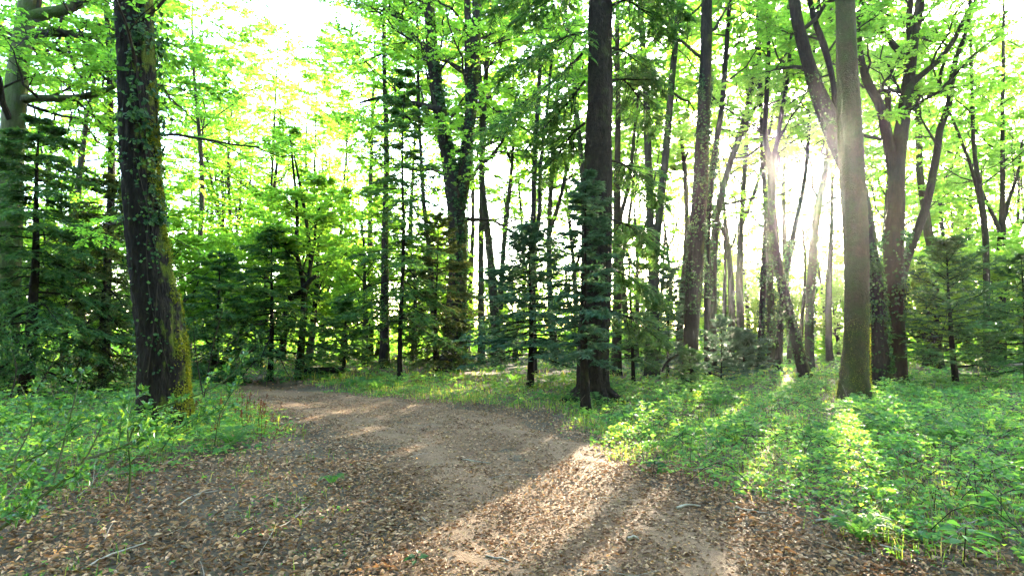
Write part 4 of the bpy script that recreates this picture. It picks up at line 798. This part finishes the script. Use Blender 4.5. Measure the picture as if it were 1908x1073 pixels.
# fallen sticks
STK = [('pale curved stick lying at the bottom of the path', [(905, 1042), (935, 1048), (965, 1058)], .008), ('short bent stick on the path near the brambles', [(1262, 952), (1280, 948), (1305, 950)], .012), ('forked pale stick leaning out of the bramble edge', [(1520, 980), (1560, 972), (1580, 935)], .010),
       ('thin stick lying across the litter below the mossy trunk', [(330, 955), (360, 938), (405, 928)], .008), ('pale thin twig crossing the litter, bottom left', [(500, 1005), (540, 985), (575, 950)], .005), ('long pale stalk lying in the litter at the bottom left corner', [(150, 1068), (210, 1040), (270, 1020)], .008),
       ('grey twig on the far side of the path under the big conifer', [(860, 852), (890, 858), (915, 862)], .007), ('dark short piece of wood on the path, bottom', [(1168, 1008), (1180, 1006), (1192, 1009)], .014), ('thin stick along the path edge below the brambles', [(1370, 950), (1400, 957), (1432, 962)], .009), ('pale straight stalk by the bottom right seedling', [(1640, 1030), (1680, 1042), (1720, 1060)], .006)]
for i, (lab, pts, r) in enumerate(STK):
    P = np.array([gnd(*p) for p in pts]); P[:, 2] = hgt(P[:, 0], P[:, 1]) + .034 + r; P[-1, 2] += .06 if 'leaning' in lab else 0
    P2, R2 = spline(P, [r, r * .9, r * .5], .05); P2 = P2 + R(150 + i).normal(0, r * .3, P2.shape); g = Geo(); stem_mesh(g, P2, R2, 7, 150 + i, .1)
    if i in (2, 3): A = P2[len(P2) // 2]; tubes(g, np.stack([A, A + np.array([.05, .08, .02]), A + np.array([.12, .14, .03])])[None], np.array([[r * .6, r * .5, r * .3]]), 5)
    tag(g.build('fallen_stick', DEAD_WOOD, origin=P2[0]), lab, 'stick', 'sticks fallen on the path')

# dark fallen log behind the crooked tree, low dead branches by the ivy column
for i, (lab, pts, r, nm) in enumerate([('broken dark limb wedged slantwise in the crooked little tree', [(540, 556, 16.8), (560, 545, 16.7), (580, 520, 16.6), (590, 514, 16.6)], .10, 'broken_limb'), ('thin bent dead branch leaning against the foot of the ivy column', [(1232, 692, 14.6), (1245, 672, 14.6), (1265, 660, 14.7), (1285, 655, 14.8)], .035, 'dead_limb'),
        ('dark fallen log beneath the shade conifers at the far bend', [(560, 694, 17.5), (600, 690, 17.6), (640, 690, 17.8)], .14, 'fallen_log'), ('pale fallen limb lying under the corner spruce', [(1830, 676, 15), (1870, 680, 15.2), (1920, 678, 15.4)], .05, 'fallen_limb')]):
    P = np.array([at(*p) for p in pts]); P2, R2 = spline(P, np.linspace(r, r * .55, len(P)), .08); g = Geo(); stem_mesh(g, P2, R2, 10, 170 + i, .09)
    tag(g.build(nm, BARK_DARK if i != 3 else DEAD_WOOD, origin=P2[0]), lab, 'log' if i == 2 else 'branch')

# ------------------------------------------------------------------ holly and shrubs
def holly_leaves(g, P, D, N, size, rng, mat):
    n = len(P); D = unit(D); S = unit(np.cross(D, N)); N = np.cross(S, D); size = size[:, None]
    prof = [(0, .03), (.15, .26), (.27, .16), (.42, .33), (.55, .19), (.70, .27), (.82, .11), (1, 0)]
    up = [P + D * size * t + S * size * w * 1.05 + N * size * (w * .55) for t, w in prof]; dn = [P + D * size * t - S * size * w * 1.05 + N * size * (w * .55) for t, w in prof[:-1]]
    mid = [P + D * size * t for t, _ in prof[:-1]]
    V = np.stack(up + dn + mid, 1); k = len(prof); b = np.arange(n)[:, None] * V.shape[1]; F_ = []
    for i in range(k - 2):
        F_.append(b + np.array([[2 * k - 1 + i, 2 * k + i, i + 1, i]])); F_.append(b + np.array([[2 * k - 1 + i, k + i, k + i + 1, 2 * k + i]]))
    g.add(V, np.concatenate(F_), mat, np.repeat(rng.uniform(0, 1, n), V.shape[1]))
    tip = np.concatenate([b + np.array([[2 * k - 1 + k - 2, k - 1, k - 2]]), b + np.array([[2 * k - 1 + k - 2, k + k - 2, k - 1]])]); g.f.append((tip + g.n - n * V.shape[1], mat))
def shrub(name, label, cat, branches, seed, leafm, k=7, q=8, size=.05, holly=True, L=.28, bark=BARK_GREY):
    """branches: list of (pixel points with depth, radius)"""
    rng = R(seed); B = [spline(np.array([at(*p) for p in pts]), np.linspace(r, .004, len(pts)), .12) for pts, r in branches]
    o = B[0][0][0].copy(); t = thing(name, label, cat, o)
    g2 = Geo()
    for i, (P, Rr) in enumerate(B):
        g = Geo(); stem_mesh(g, P, Rr, 7, seed + i, .05); g.build('branch', bark, t, origin=o)
        A, Ar = resample(P, Rr, 10); C1, Cr1, CL = spawn(A, Ar, k, .3, 1, 50, 14, L, 5, rng, planar=.3, lift=.12, wig=.25, minr=.0025); tubes(g2, C1, Cr1, 4)
        C2, Cr2, CL2 = spawn(C1, Cr1, 3, .2, 1, 45, 12, CL * .5, 4, rng, planar=.3, lift=.1, minr=.002); tubes(g2, C2, Cr2, 3)
        for X_ in (C1, C2):
            Bn = len(X_); tt = (np.arange(q)[None] + rng.uniform(.3, 1, (Bn, q))) / q; pos = lerp_poly(X_, tt).reshape(-1, 3); Tn = np.repeat(unit(X_[:, -1] - X_[:, 0]), q, 0); m = len(pos)
            D = Tn * .6 + rng.normal(0, .6, (m, 3)) + UP * .1; N = UP + rng.normal(0, .45, (m, 3)); sz = size * rng.uniform(.55, 1.2, m)
            if holly: holly_leaves(g2, pos, D, N, sz, rng, 1)
            else: leaves(g2, pos, D, N, sz, 1, rng.uniform(0, 1, m), 'oval', width=.6, fold=.12)
    g2.build('foliage', [bark, leafm], t, origin=o, smooth=False)
shrub('holly_shrub', 'glossy holly bush with pale slanting branches in the left corner', 'shrub',
    [([(-120, 1060, 4.0), (0, 985, 4.1), (70, 930, 4.2), (130, 885, 4.3), (165, 845, 4.35), (195, 780, 4.4)], .016), ([(160, 855, 4.35), (220, 835, 4.5), (290, 800, 4.7)], .010), ([(-80, 905, 4.3), (0, 875, 4.5), (80, 845, 4.7), (150, 790, 4.9)], .012),
     ([(240, 920, 5.0), (243, 870, 5.0), (238, 800, 5.0), (250, 740, 5.0)], .010), ([(-60, 1000, 3.9), (10, 960, 4.0), (40, 940, 4.0)], .006), ([(100, 900, 5.2), (120, 820, 5.3), (140, 740, 5.4), (150, 700, 5.5)], .010), ([(20, 930, 5), (30, 850, 5.2), (60, 790, 5.4), (40, 720, 5.6)], .010)], 201, LEAF_HOLLY, k=6, q=6, size=.055, bark=BARK_GREEN_GREY)
shrub('holly_spray', 'arching holly branch reaching across the foot of the mossy trunk', 'shrub',
    [([(230, 860, 6.2), (255, 785, 6.3), (310, 755, 6.3), (370, 735, 6.4), (430, 700, 6.5), (455, 660, 6.5)], .012), ([(300, 840, 6.4), (330, 800, 6.4), (385, 770, 6.5)], .008), ([(270, 850, 6.0), (280, 810, 6.0), (262, 780, 6.0)], .008), ([(400, 830, 6.6), (410, 770, 6.7), (440, 720, 6.8)], .008)], 202, LEAF_HOLLY, k=6, q=6, size=.06, bark=BARK_GREEN_GREY)
shrub('upright_shrub', 'wispy upright shrub behind the mossy trunk on its path side', 'shrub',
    [([(380, 740, 9.8), (388, 690, 9.8), (398, 640, 9.8), (415, 575, 9.8)], .014), ([(385, 720, 9.8), (420, 650, 9.7), (470, 610, 9.6)], .010), ([(378, 735, 9.9), (365, 660, 10), (360, 600, 10)], .010), ([(388, 700, 9.6), (440, 680, 9.4), (480, 640, 9.3)], .008)], 203, LEAF_IVY, k=8, q=9, size=.042, holly=False, L=.45, bark=BARK_TWIG)
shrub('leafy_thicket', 'low leafy thicket under the conifers at the left edge', 'shrub',
    [([(20, 740, 10), (30, 690, 10), (20, 640, 10)], .014), ([(60, 740, 10.4), (90, 690, 10.4), (110, 650, 10.4)], .012), ([(0, 740, 9.6), (-30, 690, 9.6), (-20, 620, 9.6)], .012)], 204, LEAF_IVY, k=9, q=9, size=.05, holly=False, L=.6, bark=BARK_TWIG)

# ------------------------------------------------------------------ haze
import bmesh
bm = bmesh.new(); bmesh.ops.create_cube(bm, size=1); me = bpy.data.meshes.new('haze'); bm.to_mesh(me); bm.free()
hz = bpy.data.objects.new('haze', me); COL.objects.link(hz); hz.scale = (900, 900, 32); hz.location = (0, 6, 13)
m, t = newmat('haze_air'); pv = t.nodes.new('ShaderNodeVolumePrincipled'); pv.inputs['Color'].default_value = (.95, .97, .93, 1); pv.inputs['Density'].default_value = .00022; pv.inputs['Anisotropy'].default_value = .87
o = t.nodes.new('ShaderNodeOutputMaterial'); t.links.new(pv.outputs[0], o.inputs['Volume']); me.materials.append(m)
tag(hz, 'pale sunlit haze hanging between the trees', 'haze', kind='stuff')

print('TRIS', sum(len(m_.loops) - 2 * len(m_.polygons) for m_ in bpy.data.meshes), 'OBJ', len(bpy.data.objects))
